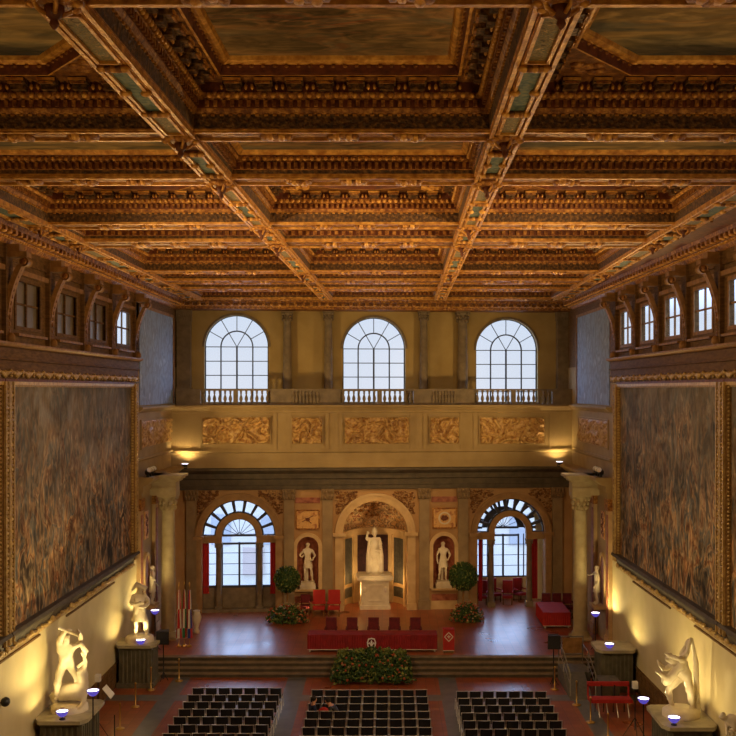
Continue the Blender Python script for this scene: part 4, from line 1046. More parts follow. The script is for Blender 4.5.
# central seated statue on its pedestal
pc = BU(374.5, .7); PZ1 = BZ(375, 575, .3)
t = Thing('statue_pedestal', 'tall cream marble pedestal standing in the central arched recess', 'pedestal', (pc, .7, ST), BACK)
mb = MB(); hw = .74
mb.box(pc - hw - .08, pc + hw + .08, .05, 1.4, ST, ST + .22); mb.box(pc - hw, pc + hw, .12, 1.35, ST + .22, PZ1 - .3); t.part('block', mb, marble)
mb = MB(); mb.box(pc - hw - .1, pc + hw + .1, .04, 1.4, PZ1 - .3, PZ1 - .22); mb.box(pc - hw - .22, pc + hw + .22, -.06, 1.45, PZ1 - .22, PZ1 - .08); mb.box(pc - hw - .12, pc + hw + .12, .02, 1.4, PZ1 - .08, PZ1); t.part('cornice', mb, marble)
mb = MB(); framebox(mb, pc - .36, pc + .36, ST + .5, PZ1 - .55, .06, .08, .12)
for s_ in (-1, 1): mb.ell((pc + s_ * .56, .12, PZ1 - .75), (.09, .05, .16), 8, 5); mb.box(pc + s_ * .56 - .06, pc + s_ * .56 + .06, .08, .12, ST + .4, PZ1 - .95)
t.part('carved_panel', mb, marble)
t = Thing('central_statue', 'large white marble robed figure on the pedestal in the central arched recess', 'statue', (pc, .7, PZ1), BACK)
hS = BZ(375, 531, .7) - PZ1; sc = hS / 1.75
fig('figure', (0, 0, 0), sc, 0, marble, t.o, dict(sr=(-.2, 0, 1.42, .09), sl=(.2, 0, 1.42, .09), er=(-.34, -.05, 1.42, .06), wr=(-.30, -.16, 1.62, .04), hr=(-.28, -.2, 1.7, .04), wl=(.2, -.22, 1.0, .045), hl=(.1, -.26, 1.0, .045), ch=(0, 0, 1.34, .2), pel=(0, 0, .95, .2), kl=(.17, -.25, .62, .1), kr=(-.17, -.22, .6, .1), al=(.14, -.12, .12, .06), ar=(-.14, -.1, .12, .06)))
mb = MB(); drape(mb, (pc, .66, 0), .19 * sc, PZ1, PZ1 + 1.36 * sc, 11, 0, .75)
for s_ in (-1, 1): mb.tube([(pc + s_ * .2 * sc, .62, PZ1 + 1.4 * sc), (pc + s_ * .27 * sc, .45, PZ1 + .75 * sc), (pc + s_ * .24 * sc, .5, PZ1 + .1 * sc)], [.07 * sc, .09 * sc, .13 * sc], 10)
t.part('robe', mb, marble)
mb = MB(); haircap(mb, (pc, .68, PZ1 + 1.66 * sc), .12 * sc); mb.lathe([(.11 * sc, 0), (.12 * sc, .05), (.07 * sc, .16 * sc), (.01, .22 * sc)], pc, .68, PZ1 + 1.7 * sc, 10); t.part('tiara', mb, marble)
# side pedestals with statues
def side_pedestal(x0, x1, y0, y1, z1, label):
    t = Thing('pedestal', label, 'pedestal', ((x0 + x1) / 2, (y0 + y1) / 2, 0))
    mb = MB(); mb.box(x0 + .1, x1 - .1, y0 + .1, y1 - .1, 0, z1 - .12); mb.box(x0, x1, y0, y1, 0, .2)
    t.part('block', mb, pedm)
    mb = MB()
    for k in range(9): y = y0 + .25 + (y1 - y0 - .5) * k / 8; mb.box(x0 + .06, x1 - .06, y - .03, y + .03, .2, z1 - .25)
    for k in range(7): x = x0 + .25 + (x1 - x0 - .5) * k / 6; mb.box(x - .03, x + .03, y0 + .06, y1 - .06, .2, z1 - .25)
    t.part('fluting', mb, pedm)
    mb = MB(); mb.prism([(x0 - .08, y0 + .2), (x0 + .1, y0 - .1), (x1 - .1, y0 - .1), (x1 + .08, y0 + .2), (x1 + .08, y1 - .1), (x1 - .1, y1 + .08), (x0 + .1, y1 + .08), (x0 - .08, y1 - .1)], z1 - .12, z1, 2)
    t.part('slab', mb, slab)
    return t
side_pedestal(-11.3, -9.75, 33.2, 35.4, 1.8, 'big grey-green pedestal by the left wall under the wrestling group with a raised club')
side_pedestal(-11.3, -9.75, 43.0, 44.4, 1.8, 'grey-green pedestal by the left wall, close to the stage steps')
side_pedestal(8.65, 10.15, 42.4, 43.9, 1.75, 'grey-green pedestal by the right wall behind the red bench, with no statue')
side_pedestal(8.75, 10.35, 32.6, 34.8, 1.8, 'big grey-green pedestal by the right wall under the wrestling pair')
side_pedestal(8.9, 10.4, 28.3, 30.2, 1.8, 'pedestal by the right wall at the bottom right corner of the photo')
def group_statue(label, org, figs, extra=None, club=None):
    t = Thing('marble_statue', label, 'statue', org)
    mb = MB(); mb.lathe([(.62, 0), (.6, .16), (.5, .24), (.001, .26)], *org, 12); t.part('rock_base', mb, marble)
    for (off, sc, rz, over) in figs:
        fig('figure', off, sc, rz, marble, t.o, over, 2, 1.32)
        h = (over or {}).get('hd', BASEJ['hd']); p = Matrix.Rotation(rz, 4, 'Z') @ (Vector(h[:3]) * sc)
        mb = MB(); haircap(mb, (org[0] + off[0] + p.x, org[1] + off[1] + p.y, org[2] + off[2] + p.z + .05 * sc), .105 * sc, off[0]); t.part('hair', mb, marble)
    if extra: extra(t, org)
    return t
def ex_left(t, o):
    mb = MB(); x, y, z = o
    mb.tube([(x - .30, y - .2, z + 2.75), (x + .0, y - .22, z + 2.66), (x + .38, y - .2, z + 2.52)], [.045, .055, .07], 8); t.part('club', mb, marble)
    J = dict(a=(-.45, .25, .55, .30), b=(0, .1, .62, .27), c=(.38, -.05, .6, .25), n1=(.5, -.12, .95, .17), n2=(.46, -.15, 1.2, .15), h=(.40, -.28, 1.42, .1), ar=(.58, -.1, 1.62, .06), hn=(.42, -.1, 1.95, .05),
             l1=(.55, -.25, .35, .09), l1b=(.35, -.42, .12, .06), l2=(.35, .1, .3, .08), l3=(-.55, .1, .3, .12), l3b=(-.35, -.15, .12, .07), tl=(-.75, .2, .4, .05))
    skinned('centaur', J, [('a', 'b'), ('b', 'c'), ('c', 'n1'), ('n1', 'n2'), ('n2', 'h'), ('n2', 'ar'), ('ar', 'hn'), ('c', 'l1'), ('l1', 'l1b'), ('c', 'l2'), ('a', 'l3'), ('l3', 'l3b'), ('a', 'tl')], (0, 0, 0), 1.0, 0, marble, t.o, 2, 'b')
    mb = MB()
    mb.tube([(x + .15, y - .12, z + 2.1), (x + .42, y - .12, z + 2.2), (x + .56, y - .1, z + 1.95), (x + .55, y - .1, z + 1.6), (x + .3, y - .15, z + 1.45)], [.06, .09, .1, .09, .06], 8); t.part('lion_skin', mb, marble)
group_statue('yellow-lit marble wrestling group on the left wall pedestal, one man swinging a curved club', (-10.55, 34.3, 1.8),
             [((-.12, 0, .42), 1.18, .3, dict(sp=(.0, 0, 1.14, .14), ch=(.02, 0, 1.34, .18), er=(-.10, -.12, 1.78, .06), sr=(-.2, 0, 1.46, .09), wr=(.02, -.18, 1.92, .045), hr=(.1, -.2, 1.92, .045), el=(.38, -.1, 1.52, .06), wl=(.40, -.16, 1.75, .045), hl=(.34, -.18, 1.86, .045), kl=(.3, -.2, .6, .08), al=(.32, -.06, .2, .05), tl=(.34, -.2, .12, .04), kr=(-.22, -.1, .45, .08), ar=(-.26, .06, .02, .05), tr=(-.28, -.1, -.05, .04)))], ex_left)
group_statue('yellow-lit marble standing figure with folded arms on the left pedestal near the stage', (-10.5, 43.75, 1.8),
             [((0, 0, .12), 1.25, .35, dict(hd=(.02, -.05, 1.6, .1), er=(-.30, -.05, 1.2, .06), wr=(-.12, -.22, 1.2, .045), hr=(.0, -.24, 1.24, .045), el=(.3, -.05, 1.18, .06), wl=(.14, -.22, 1.1, .045), hl=(0, -.26, 1.1, .045), kl=(.2, -.08, .5, .075), al=(.24, .0, .1, .05)))],
             lambda t, o: t.part('drapery', drape(MB(), (o[0], o[1], 0), .24, o[2] + .85, o[2] + 1.35, 12, 0, .45), marble) and t.part('raised_cloak', MB().tube([(o[0] + .1, o[1], o[2] + 1.9), (o[0] + .3, o[1] - .1, o[2] + 2.25), (o[0] - .1, o[1] - .1, o[2] + 2.4), (o[0] - .3, o[1], o[2] + 2.15)], [.07, .1, .12, .06], 8), marble))
def ex_r(t, o):
    x, y, z = o
    J = dict(pel=(-.05, -.1, 1.75, .15), c1=(-.3, -.15, 1.5, .16), c2=(-.5, -.2, 1.25, .15), hd=(-.66, -.22, 1.12, .12), k=(.18, -.1, 2.25, .09), f=(.32, -.1, 2.75, .06), k2=(.1, .1, 2.2, .09), f2=(.3, .05, 2.65, .06), a=(-.72, -.25, 1.5, .06), b=(-.95, -.25, 1.62, .045))
    skinned('lifted_figure', J, [('pel', 'c1'), ('c1', 'c2'), ('c2', 'hd'), ('pel', 'k'), ('k', 'f'), ('pel', 'k2'), ('k2', 'f2'), ('c2', 'a'), ('a', 'b')], (0, 0, -.05), .95, 0, marble, t.o, 2, 'pel')
    mb = MB(); mb.tube([(x + .35, y, z + 2.5), (x + .5, y + .02, z + 1.7), (x + .52, y + .05, z + .8), (x + .5, y + .05, z + .1)], [.05, .09, .11, .16], 8); t.part('cloak', mb, marble)
group_statue('yellow-lit marble wrestling pair on the right wall pedestal, a man lifting another upside down', (9.55, 33.75, 1.8),
             [((.12, .05, .15), 1.18, -.5, dict(sp=(-.05, -.05, 1.12, .15), ch=(-.15, -.12, 1.28, .19), nk=(-.26, -.2, 1.36, .07), hd=(-.34, -.26, 1.42, .1), tp=(-.36, -.27, 1.5, .08), no=(-.42, -.35, 1.4, .02), sl=(.02, -.12, 1.4, .08), sr=(-.3, -.1, 1.25, .08), el=(-.05, -.4, 1.5, .06), wl=(-.3, -.4, 1.55, .045), hl=(-.38, -.4, 1.58, .045), er=(-.5, -.2, 1.1, .06), wr=(-.6, -.3, 1.25, .045), hr=(-.62, -.32, 1.32, .045), kr=(-.42, -.12, .55, .085), ar=(-.34, .0, .08, .05), tr=(-.42, -.12, .04, .04), kl=(.2, -.1, .52, .085), al=(.24, .05, .08, .05)))], ex_r)
group_statue('yellow-lit marble crouching figure cut off by the bottom right corner', (9.75, 29.4, 1.8),
             [((.1, 0, .2), .8, -.3, dict(sp=(-.05, -.05, 1.1, .15), ch=(-.2, -.1, 1.22, .18), nk=(-.3, -.15, 1.32, .07), hd=(-.4, -.18, 1.4, .1), tp=(-.44, -.2, 1.48, .08), no=(-.5, -.25, 1.38, .02), el=(.3, -.05, 1.3, .06), wl=(.5, -.1, 1.25, .045), hl=(.58, -.1, 1.25, .04)))])
# statues in the side niches near the columns
for side, M, sg in (('left', LEFT, 1), ('right', RIGHT, -1)):
    u = sg * 48.75; zb = 2.3
    t = Thing('side_niche', 'narrow arched side niche with gilt surround beside the %s stage column' % side, 'niche', (u, 0, zb), M)
    mb = MB(); mb.box(u - .42, u + .42, -.03, -.01, zb, zb + 1.9); mb.prism([(u + .42 * math.cos(PI * k / 16), zb + 1.9 + .42 * math.sin(PI * k / 16)) for k in range(17)], -.03, -.01, 1); t.part('recess', mb, marble2)
    mb = MB(); mb.ring(u, zb + 1.9, .42, .56, -.1, 0); mb.box(u - .56, u - .42, -.1, 0, zb, zb + 1.9); mb.box(u + .42, u + .56, -.1, 0, zb, zb + 1.9); mb.box(u - .6, u + .6, -.55, 0, zb - .12, zb); t.part('surround', mb, warmst)
    mb = MB(); mb.box(u - .35, u + .35, -.04, 0, 5.4, 6.7, 0)
    for k in range(10): mb.ell((u + random.uniform(-.2, .2), -.05, 5.6 + .1 * k), (.08, .03, .1), 6, 4, 1)
    t.part('painted_panel', mb, [gold2, redbr])
    t = Thing('niche_statue', 'gilt-lit marble statue with outstretched arm in the side niche by the %s stage column' % side, 'statue', (u, -.3, zb), M)
    fig('figure', (0, 0, 0), 1.05, 0, marble, t.o, dict(er=(-.42, -.1, 1.3, .05), wr=(-.55, -.2, 1.2, .035), hr=(-.6, -.25, 1.22, .038)))
    mb = MB(); drape(mb, (u, -.3, 0), .17, zb + .6, zb + 1.05); t.part('drapery', mb, marble)
    mb = MB(); haircap(mb, (u, -.32, zb + 1.72), .11); t.part('hair', mb, marble)
# ------------------------------------------------------------------ chairs
def make_chair():
    t = Thing('stacking_chair', 'x', 'chair')
    mb = MB(); mb.box(-.225, .225, -.22, .21, .43, .475); t.part('seat', mb, blackfab)
    mb = MB(); n = 6
    for k in range(n):
        x0 = -.205 + .41 * k / n; x1 = x0 + .41 / n; b0 = -.03 * math.cos(PI * (x0 / .45)); b1 = -.03 * math.cos(PI * (x1 / .45))
        vs = [(x0, -.24 + b0, .50), (x1, -.24 + b1, .50), (x1, -.21 + b1, .50), (x0, -.21 + b0, .50), (x0, -.29 + b0, .84), (x1, -.29 + b1, .84), (x1, -.26 + b1, .84), (x0, -.26 + b0, .84)]
        mb.add(vs, [(0, 3, 2, 1), (4, 5, 6, 7), (0, 1, 5, 4), (1, 2, 6, 5), (2, 3, 7, 6), (3, 0, 4, 7)])
    t.part('backrest', mb, blackfab)
    for s_ in (-1, 1):
        t.part('leg', MB().tube([(s_ * .225, -.30, .86), (s_ * .225, -.25, .45), (s_ * .23, -.29, 0)], .017, 6), chrome)
        t.part('leg', MB().tube([(s_ * .24, .20, .45), (s_ * .245, .24, 0)], .014, 6), chrome)
    t.part('top_rail', MB().tube([(-.225, -.30, .86), (0, -.325, .862), (.225, -.30, .86)], .010, 6), chrome)
    t.part('seat_rail', MB().tube([(-.24, -.25, .44), (-.24, .20, .44)], .012, 6).tube([(.24, -.25, .44), (.24, .20, .44)], .012, 6), chrome)
    return t.o
proto = make_chair(); register(None)
first = [True]
def put(proto_, loc, rz, label, group):
    if first[0]: o = proto_; first[0] = False
    else: o = copy_tree(proto_)
    o.location = loc; o.rotation_euler = (0, 0, rz); o['label'] = label; o['group'] = group; return o
def block(nm, x0, n, ys, y0s):
    for r in range(7):
        for k in range(n):
            X = x0 + .50 * k + random.uniform(-.004, .004); Y = ys - .885 * r + random.uniform(-.02, .02)
            put(proto, (X, Y, 0), random.uniform(-.012, .012), 'black chair in the %s block, %s row from the stage, %s from its left end' % (nm, ordn(r), ordn(k)), 'black chairs in the %s block' % nm)
block('left', -7.36, 7, 40.4, 0); block('central', -2.74 + .02, 9, 40.15, 0)
block('right', 2.85, 7, 39.95, 0)
# red chairs
def red_chair(name, label, loc, rz, m_, w=.56, hb=1.2, hs=.45, group=None, arms=True):
    t = Thing(name, label, 'chair', (0, 0, 0), WORLD, group); h = w / 2
    mb = MB(); mb.box(-h, h, -.27, .25, hs - .1, hs + .04); t.part('seat', mb, m_)
    mb = MB(); mb.box(-h, h, .22, .30, hs + .1, hb); t.part('backrest', mb, m_)
    for a in (-1, 1):
        for b in (-.24, .26): t.part('leg', MB().box(a * (h - .04) - .025, a * (h - .04) + .025, b - .025, b + .025, 0, (hs - .1) if b < 0 else hs + .12), wood)
        if arms: t.part('arm', MB().box(a * (h + .01) - .03, a * (h + .01) + .03, -.25, .25, hs + .2, hs + .26), m_)
    t.o.location = loc; t.o.rotation_euler = (0, 0, rz); return t
for x, lab in ((319, 'high-backed scarlet armchair by the niche, left one of the pair'), (334, 'high-backed scarlet armchair by the central recess, right one of the pair')):
    red_chair('red_armchair', lab, (at(x, 600, 53.9).x, 53.9, ST), 0, redbright, .62, 1.3)
red_chair('red_armchair', 'low dark red armchair half hidden between the flower bed and the scarlet armchairs', (at(305, 600, 54.2).x, 54.2, ST), 0, darkred, .5, 1.0)
for i, x in enumerate((331, 352, 373.5, 394.5, 415.5)):
    red_chair('dark_red_chair', 'dark red chair behind the long red table, %s from its left end' % ordn(i), (at(x, 620, 48.1).x, 48.1, ST), 0, darkred, .5, 1.12, group='dark red chairs behind the long red table')
# red chairs in the loggia
for i, (x, d, lab) in enumerate(((482, 1.0, 'crimson chair at the far left of the group behind the right arch'), (494.5, 1.6, 'crimson chair before the left half of the window behind the right arch'), (507.5, .95, 'crimson chair in the middle of the group behind the right arch'), (520, 1.7, 'crimson chair at the right of the group behind the right arch'))):
    u = BU(x, d); p = BACK @ Vector((u, d, ST)); red_chair('red_chair', lab, tuple(p), TH + (.4 if i % 2 else -.2), redcloth, .55, 1.25, group='crimson chairs behind the right arch')
# long red table
def skirted(name, label, x0, x1, y0, y1, z1, m_, pleat=.11, trim=True, z0=ST):
    t = Thing(name, label, 'table', ((x0 + x1) / 2, (y0 + y1) / 2, z0))
    mb = MB(); mb.box(x0, x1, y0, y1, z1 - .04, z1); t.part('cloth_top', mb, m_)
    mb = MB()
    per = [(x0, y0), (x1, y0), (x1, y1), (x0, y1), (x0, y0)]
    pts = []
    for (a, b), (c_, d_) in zip(per, per[1:]):
        L = math.hypot(c_ - a, d_ - b); n = max(2, int(L / (pleat / 2)))
        nx, ny = (d_ - b) / L, -(c_ - a) / L
        for k in range(n):
            q = .018 * (1 if k % 2 else -1); pts.append((a + (c_ - a) * k / n + nx * q, b + (d_ - b) * k / n + ny * q))
    m = len(pts); vs = [(p[0], p[1], z1 - .02) for p in pts] + [(p[0], p[1], z0 + .1) for p in pts]
    mb.add(vs, [(i, (i + 1) % m, m + (i + 1) % m, m + i) for i in range(m)]); t.part('skirt', mb, m_)
    if trim: t.part('white_hem', MB().box(x0 - .02, x1 + .02, y0 - .03, y0 - .015, z0 + .1, z0 + .13), flagw)
    for a in (x0 + .1, x1 - .1):
        for b in (y0 + .1, y1 - .1): t.part('leg', MB().box(a - .03, a + .03, b - .03, b + .03, z0, z1 - .04), chrome)
    return t
TX0, TX1 = at(307.5, 640, 46.4).x, at(437, 640, 46.4).x
tb = skirted('conference_table', 'long table under a pleated crimson cloth with a white shield, on the stage', TX0, TX1, 46.4, 47.3, 1.42, redcloth)
def lily(mb, cx, cz, y, s, mi):
    mb.prism([(cx, cz + .5 * s), (cx + .13 * s, cz + .2 * s), (cx + .05 * s, cz - .05 * s), (cx - .05 * s, cz - .05 * s), (cx - .13 * s, cz + .2 * s)], y - .012, y, 1, mi)
    for g in (-1, 1):
        mb.prism([(cx + g * .06 * s, cz - .05 * s), (cx + g * .16 * s, cz + .1 * s), (cx + g * .32 * s, cz + .2 * s), (cx + g * .42 * s, cz + .02 * s), (cx + g * .33 * s, cz - .08 * s), (cx + g * .27 * s, cz + .04 * s), (cx + g * .14 * s, cz - .08 * s)], y - .012, y, 1, mi)
        mb.prism([(cx + g * .02 * s, cz - .12 * s), (cx + g * .2 * s, cz - .28 * s), (cx + g * .12 * s, cz - .33 * s), (cx, cz - .18 * s)], y - .012, y, 1, mi)
    mb.box(cx - .2 * s, cx + .2 * s, y - .016, y, cz - .14 * s, cz - .06 * s, mi)
    mb.prism([(cx - .05 * s, cz - .14 * s), (cx + .05 * s, cz - .14 * s), (cx, cz - .5 * s)], y - .012, y, 1, mi)
def shieldpoly(cx, cz, w, h): return [(cx - w * .35, cz + h * .44), (cx, cz + h * .5), (cx + w * .35, cz + h * .44), (cx + w * .5, cz + h * .1), (cx + w * .42, cz - h * .2), (cx, cz - h * .5), (cx - w * .42, cz - h * .2), (cx - w * .5, cz + h * .1)]
sx_ = at(371.5, 645, 46.36); mb = MB()
mb.prism(shieldpoly(sx_.x, 1.03, .42, .54), 46.345, 46.36, 1, 0); mb.prism(shieldpoly(sx_.x, 1.03, .32, .43), 46.338, 46.346, 1, 1); lily(mb, sx_.x, 1.04, 46.338, .36, 0)
tb.part('shield_emblem', mb, [white, darkred], label='white-edged shield with a lily')
# lectern
lx0, lx1 = at(443, 640, 46.2).x, at(454.5, 640, 46.2).x
t = Thing('lectern', 'small red-draped lectern with a white lozenge emblem, right of the long table', 'lectern', ((lx0 + lx1) / 2, 46.4, ST))
t.part('body', MB().box(lx0 + .03, lx1 - .03, 46.25, 46.6, ST, 1.6), wood)
t.part('cloth', MB().box(lx0, lx1, 46.2, 46.24, ST + .1, 1.7).box(lx0, lx1, 46.2, 46.62, 1.68, 1.71), redbright)
mb = MB(); mx_, mz = (lx0 + lx1) / 2, 1.38
for a, b in (((0, .2), (.19, 0)), ((.19, 0), (0, -.2)), ((0, -.2), (-.19, 0)), ((-.19, 0), (0, .2))): mb.bar((mx_ + a[0], 46.19, mz + a[1]), (mx_ + b[0], 46.19, mz + b[1]), .04, .02, 0, (0, 1, 0))
lily(mb, mx_, mz, 46.198, .2, 0); mb.box(lx0, lx1, 46.19, 46.2, ST + .1, ST + .13, 0); t.part('emblem', mb, flagw, label='white lozenge emblem')
# right red table and its chairs
skirted('side_table', 'square table under a scarlet cloth at the right of the stage, beside the tall column', at(543.5, 613, 51).x, at(543.5, 613, 51).x + 1.35, 51.05, 53.6, 1.42, redbright)
for i, x in enumerate((547, 557.5, 568)):
    red_chair('red_chair', 'dark red chair behind the scarlet side table, %s from the left' % ordn(i), (at(x, 600, 54.0).x, 54.0, ST), 0, darkred, .46, 1.1, group='chairs behind the scarlet side table')
# ------------------------------------------------------------------ plants
def leaves(mb, pts, size, mis):
    for p in pts:
        a = Vector((random.gauss(0, 1), random.gauss(0, 1), random.gauss(0, 1))).normalized(); b = a.cross(Vector((random.gauss(0, 1), random.gauss(0, 1), random.gauss(0, 1)))).normalized()
        s_ = size * random.uniform(.6, 1.3); p = Vector(p)
        mb.add([p - a * s_, p + b * s_ * .4, p + a * s_, p - b * s_ * .4], [(0, 1, 2, 3)], random.choice(mis))
def rnd_sphere(n, c, r, lo=.75):
    out = []
    for _ in range(n):
        d = Vector((random.gauss(0, 1), random.gauss(0, 1), random.gauss(0, 1))).normalized() * random.uniform(lo, 1.02)
        out.append((c[0] + d.x * r[0], c[1] + d.y * r[1], c[2] + d.z * r[2]))
    return out
def topiary(lab, labf, bx, by, r, zc, fx0, fx1):
    t = Thing('potted_tree', lab, 'plant', (bx, by, ST))
    mb = MB(); leaves(mb, rnd_sphere(1500, (bx, by, zc), (r, r, r)), .09, (0, 0, 0, 1)); mb.ell((bx, by, zc), (r * .8, r * .8, r * .8), 12, 8, 0); t.part('crown', mb, [leaf, leafy])
    t.part('trunk', MB().tube([(bx, by, ST + .4), (bx + .03, by, zc - .4)], .05, 8), wood2)
    t.part('pot', MB().lathe([(.001, .02), (.26, 0), (.36, .55), (.4, .55), (.4, .62), (.34, .62), (.3, .5), (.001, .5)], bx, by, ST, 16), warmst)
    fc = (fx0 + fx1) / 2; hw = (fx1 - fx0) / 2
    t = Thing('flower_bed', labf, 'flowers', (fc, by - .95, ST))
    mb = MB(); P2 = [p for p in rnd_sphere(1700, (fc, by - .95, ST + .1), (hw, .55, .8), .5) if p[2] > ST]
    leaves(mb, P2, .10, (0, 0, 1)); t.part('foliage', mb, [leaf, leafy])
    mb = MB()
    for p in [q for q in rnd_sphere(190, (fc, by - .95, ST + .15), (hw * .98, .56, .82), .95) if q[2] > ST + .05 and q[1] < by - .8]: mb.ell(p, (.055, .055, .045), 6, 3, random.choice((0, 0, 1)))
    t.part('blossoms', mb, [orangef, whitef])
topiary('round clipped green tree in a pot beside the left arched window', 'mound of orange and cream flowers at the foot of the left round tree', at(287, 580, 53.3).x, 53.3, .68, BZ(287, 578, -1.3), at(267, 610, 53).x, at(310, 610, 53).x)
topiary('round clipped green tree in a pot beside the right statue niche', 'mound of green foliage and orange flowers at the foot of the right round tree', at(463, 580, 53.6).x, 53.6, .76, BZ(463, 575, -1.7), at(449, 610, 53.4).x, at(483, 610, 53.4).x)
t = Thing('flower_arrangement', 'wide bank of green foliage with orange blossoms on the stage steps before the long table', 'flowers', (-.7, 44.4, 0))
mb = MB(); a0, a1 = at(332, 670, 44).x, at(412, 670, 44).x; cc = (a0 + a1) / 2; hw = (a1 - a0) / 2
def bank(n, jit):
    out = []
    for _ in range(n):
        u = random.uniform(-1, 1); v = random.uniform(0, 1)
        top = .92 - .3 * u * u; y = 43.5 + 1.75 * v; z = max(.05, top * v ** .8 + .22) * random.uniform(.8, 1.02)
        out.append((cc + u * hw * (1 - .12 * v) + random.uniform(-jit, jit), y + random.uniform(-jit, jit) - .1, z + random.uniform(-jit, jit)))
    return out
leaves(mb, bank(4200, .12), .11, (0, 0, 0, 0, 1)); t.part('foliage', mb, [leaf, leafy])
for x in (-1.0, -.45, .45, .95):
    mb = MB(); leaves(mb, rnd_sphere(160, (cc + x * hw * .75, 44.95, 1.0), (.28, .25, .2), .3), .08, (0,)); t.part('pale_tuft', mb, leafy)
mb = MB()
for p in random.sample(bank(400, .05), 70): mb.ell((p[0], p[1] - .08, p[2] + .05), (.06, .06, .06), 6, 4, random.choice((0, 0, 1)))
t.part('blossoms', mb, [orangef, whitef])
# ------------------------------------------------------------------ flags, vase
for i, (dx, cols, lab) in enumerate(((-.22, [flagw, flagr], 'furled white and red flag on a pole, left of the three by the left column'), (.0, [flagg, flagr, flagw], 'furled green and red flag on a pole, middle of the three by the left column'), (.26, [flagb, flagr, flagw], 'furled blue flag on a pole, right of the three by the left column'))):
    x, y = -9.35 + dx, 47.4 + .1 * (i % 2)
    t = Thing('flag', lab, 'flag', (x, y, ST), WORLD, 'three furled flags')
    t.part('base', MB().lathe([(.001, 0), (.11, 0), (.11, .05), (.04, .1)], x, y, ST, 12), brass)
    t.part('pole', MB().tube([(x, y, ST + .05), (x, y, ST + 2.75)], .02, 6), brass)
    t.part('finial', MB().ell((x, y, ST + 2.85), (.035, .035, .12), 8, 6), brass)
    mb = MB(); n = 18; L = 10; vs = []
    for j in range(L + 1):
        s_ = j / L; rr = .04 + .07 * s_ ** .7
        for k in range(n): a = 2 * PI * k / n; q = rr * (1 + .25 * math.sin(k * 2.1 + s_)); vs.append((x + q * math.cos(a), y + q * math.sin(a), ST + 2.6 - 2.2 * s_))
    for j in range(L):
        for k in range(n): mb.add([vs[j * n + k], vs[j * n + (k + 1) % n], vs[(j + 1) * n + (k + 1) % n], vs[(j + 1) * n + k]], [(0, 1, 2, 3)], (k // 3 + j // 4) % len(cols), True)
    t.part('cloth', mb, cols)
p = at(192, 636, 48.8)
o = MB().lathe([(.001, 0), (.14, 0), (.16, .1), (.08, .25), (.2, .6), (.24, .8), (.14, 1.0), (.17, 1.1), (.12, 1.08), (.001, .9)], p.x, 50.0, ST, 14).build('urn', marble, None, (p.x, 50.0, ST)); tag(o, 'pale stone urn on the stage behind the flags', 'urn')
# ------------------------------------------------------------------ lamps
LIGHTS = []
def spot(loc, target, power, col, ang, blend=.6, size=.1):
    l = bpy.data.lights.new('lamp', 'SPOT'); l.energy = power; l.color = col; l.spot_size = math.radians(ang); l.spot_blend = blend; l.shadow_soft_size = size
    o = bpy.data.objects.new('lamp_light', l); COL.objects.link(o); o.location = loc
    o.rotation_euler = (Vector(target) - Vector(loc)).to_track_quat('-Z', 'Y').to_euler(); return o
def point(loc, power, col, size=.3):
    l = bpy.data.lights.new('lamp', 'POINT'); l.energy = power; l.color = col; l.shadow_soft_size = size
    o = bpy.data.objects.new('lamp_light', l); COL.objects.link(o); o.location = loc; return o
WARM = (1, .66, .26); YEL = (1, .76, .32)
def bowl_lamp(label, c, stand_z, side, power, r=.2):
    x, y, z = c
    t = Thing('uplight', label, 'lamp', (x, y, stand_z), WORLD, 'bowl uplights along the side walls')
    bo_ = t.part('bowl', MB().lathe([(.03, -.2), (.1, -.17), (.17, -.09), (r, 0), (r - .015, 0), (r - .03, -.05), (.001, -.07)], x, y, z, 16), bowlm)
    t.part('bulb', MB().lathe([(.001, -.012), (r - .02, -.012), (r - .02, -.03), (.001, -.03)], x, y, z, 16), lampon, bo_)
    if z - .2 - stand_z > .05:
        t.part('pole', MB().tube([(x, y, stand_z), (x, y, z - .18)], .022, 8), black)
        if z - stand_z > 1: 
            for k in range(3): a = 2 * PI * k / 3 + .3; t.part('leg', MB().tube([(x, y, stand_z + .35), (x + .24 * math.cos(a), y + .24 * math.sin(a), stand_z + .02)], .014, 6), black)
        else: t.part('base', MB().lathe([(.001, 0), (.1, 0), (.1, .03), (.02, .05)], x, y, stand_z, 10), black)
    sg = -1 if side == 'left' else 1
    spot((x, y, z + .03), (x + sg * .75, y, z + 2.2), power * (1.35 if stand_z in (0, ST) else .75), YEL, 150, .35, .08)
def lampat(px, py, Y): p = at(px, py, Y); return (p.x, p.y, p.z)
bowl_lamp('bowl uplight on the near corner of the left pedestal with the club-swinging group', (-10.48, 33.3, 2.08), 1.8, 'left', 120)
bowl_lamp('bowl uplight on a tall black stand beside the club-swinging group', lampat(93, 690, 32.9), 0, 'left', 260)
bowl_lamp('bowl uplight on the left pedestal near the stage, by the standing marble figure', (-10.3, 43.12, 2.0), 1.8, 'left', 200)
bowl_lamp('bowl uplight on a black stand by the left stage column', lampat(155, 610, 46.6), ST, 'left', 170)
bowl_lamp('bowl uplight on a stand by the right stage column', lampat(595.5, 612.5, 46.6), ST, 'right', 170)
bowl_lamp('bowl uplight on the empty right pedestal behind the red bench', (9.1, 42.55, 1.98), 1.75, 'right', 200)
bowl_lamp('bowl uplight on a tall stand beside the right wrestling pair', lampat(643.5, 698, 35.3), 0, 'right', 260)
bowl_lamp('bowl uplight on the near corner of the right pedestal with the wrestling pair', (9.05, 32.75, 2.06), 1.8, 'right', 120)
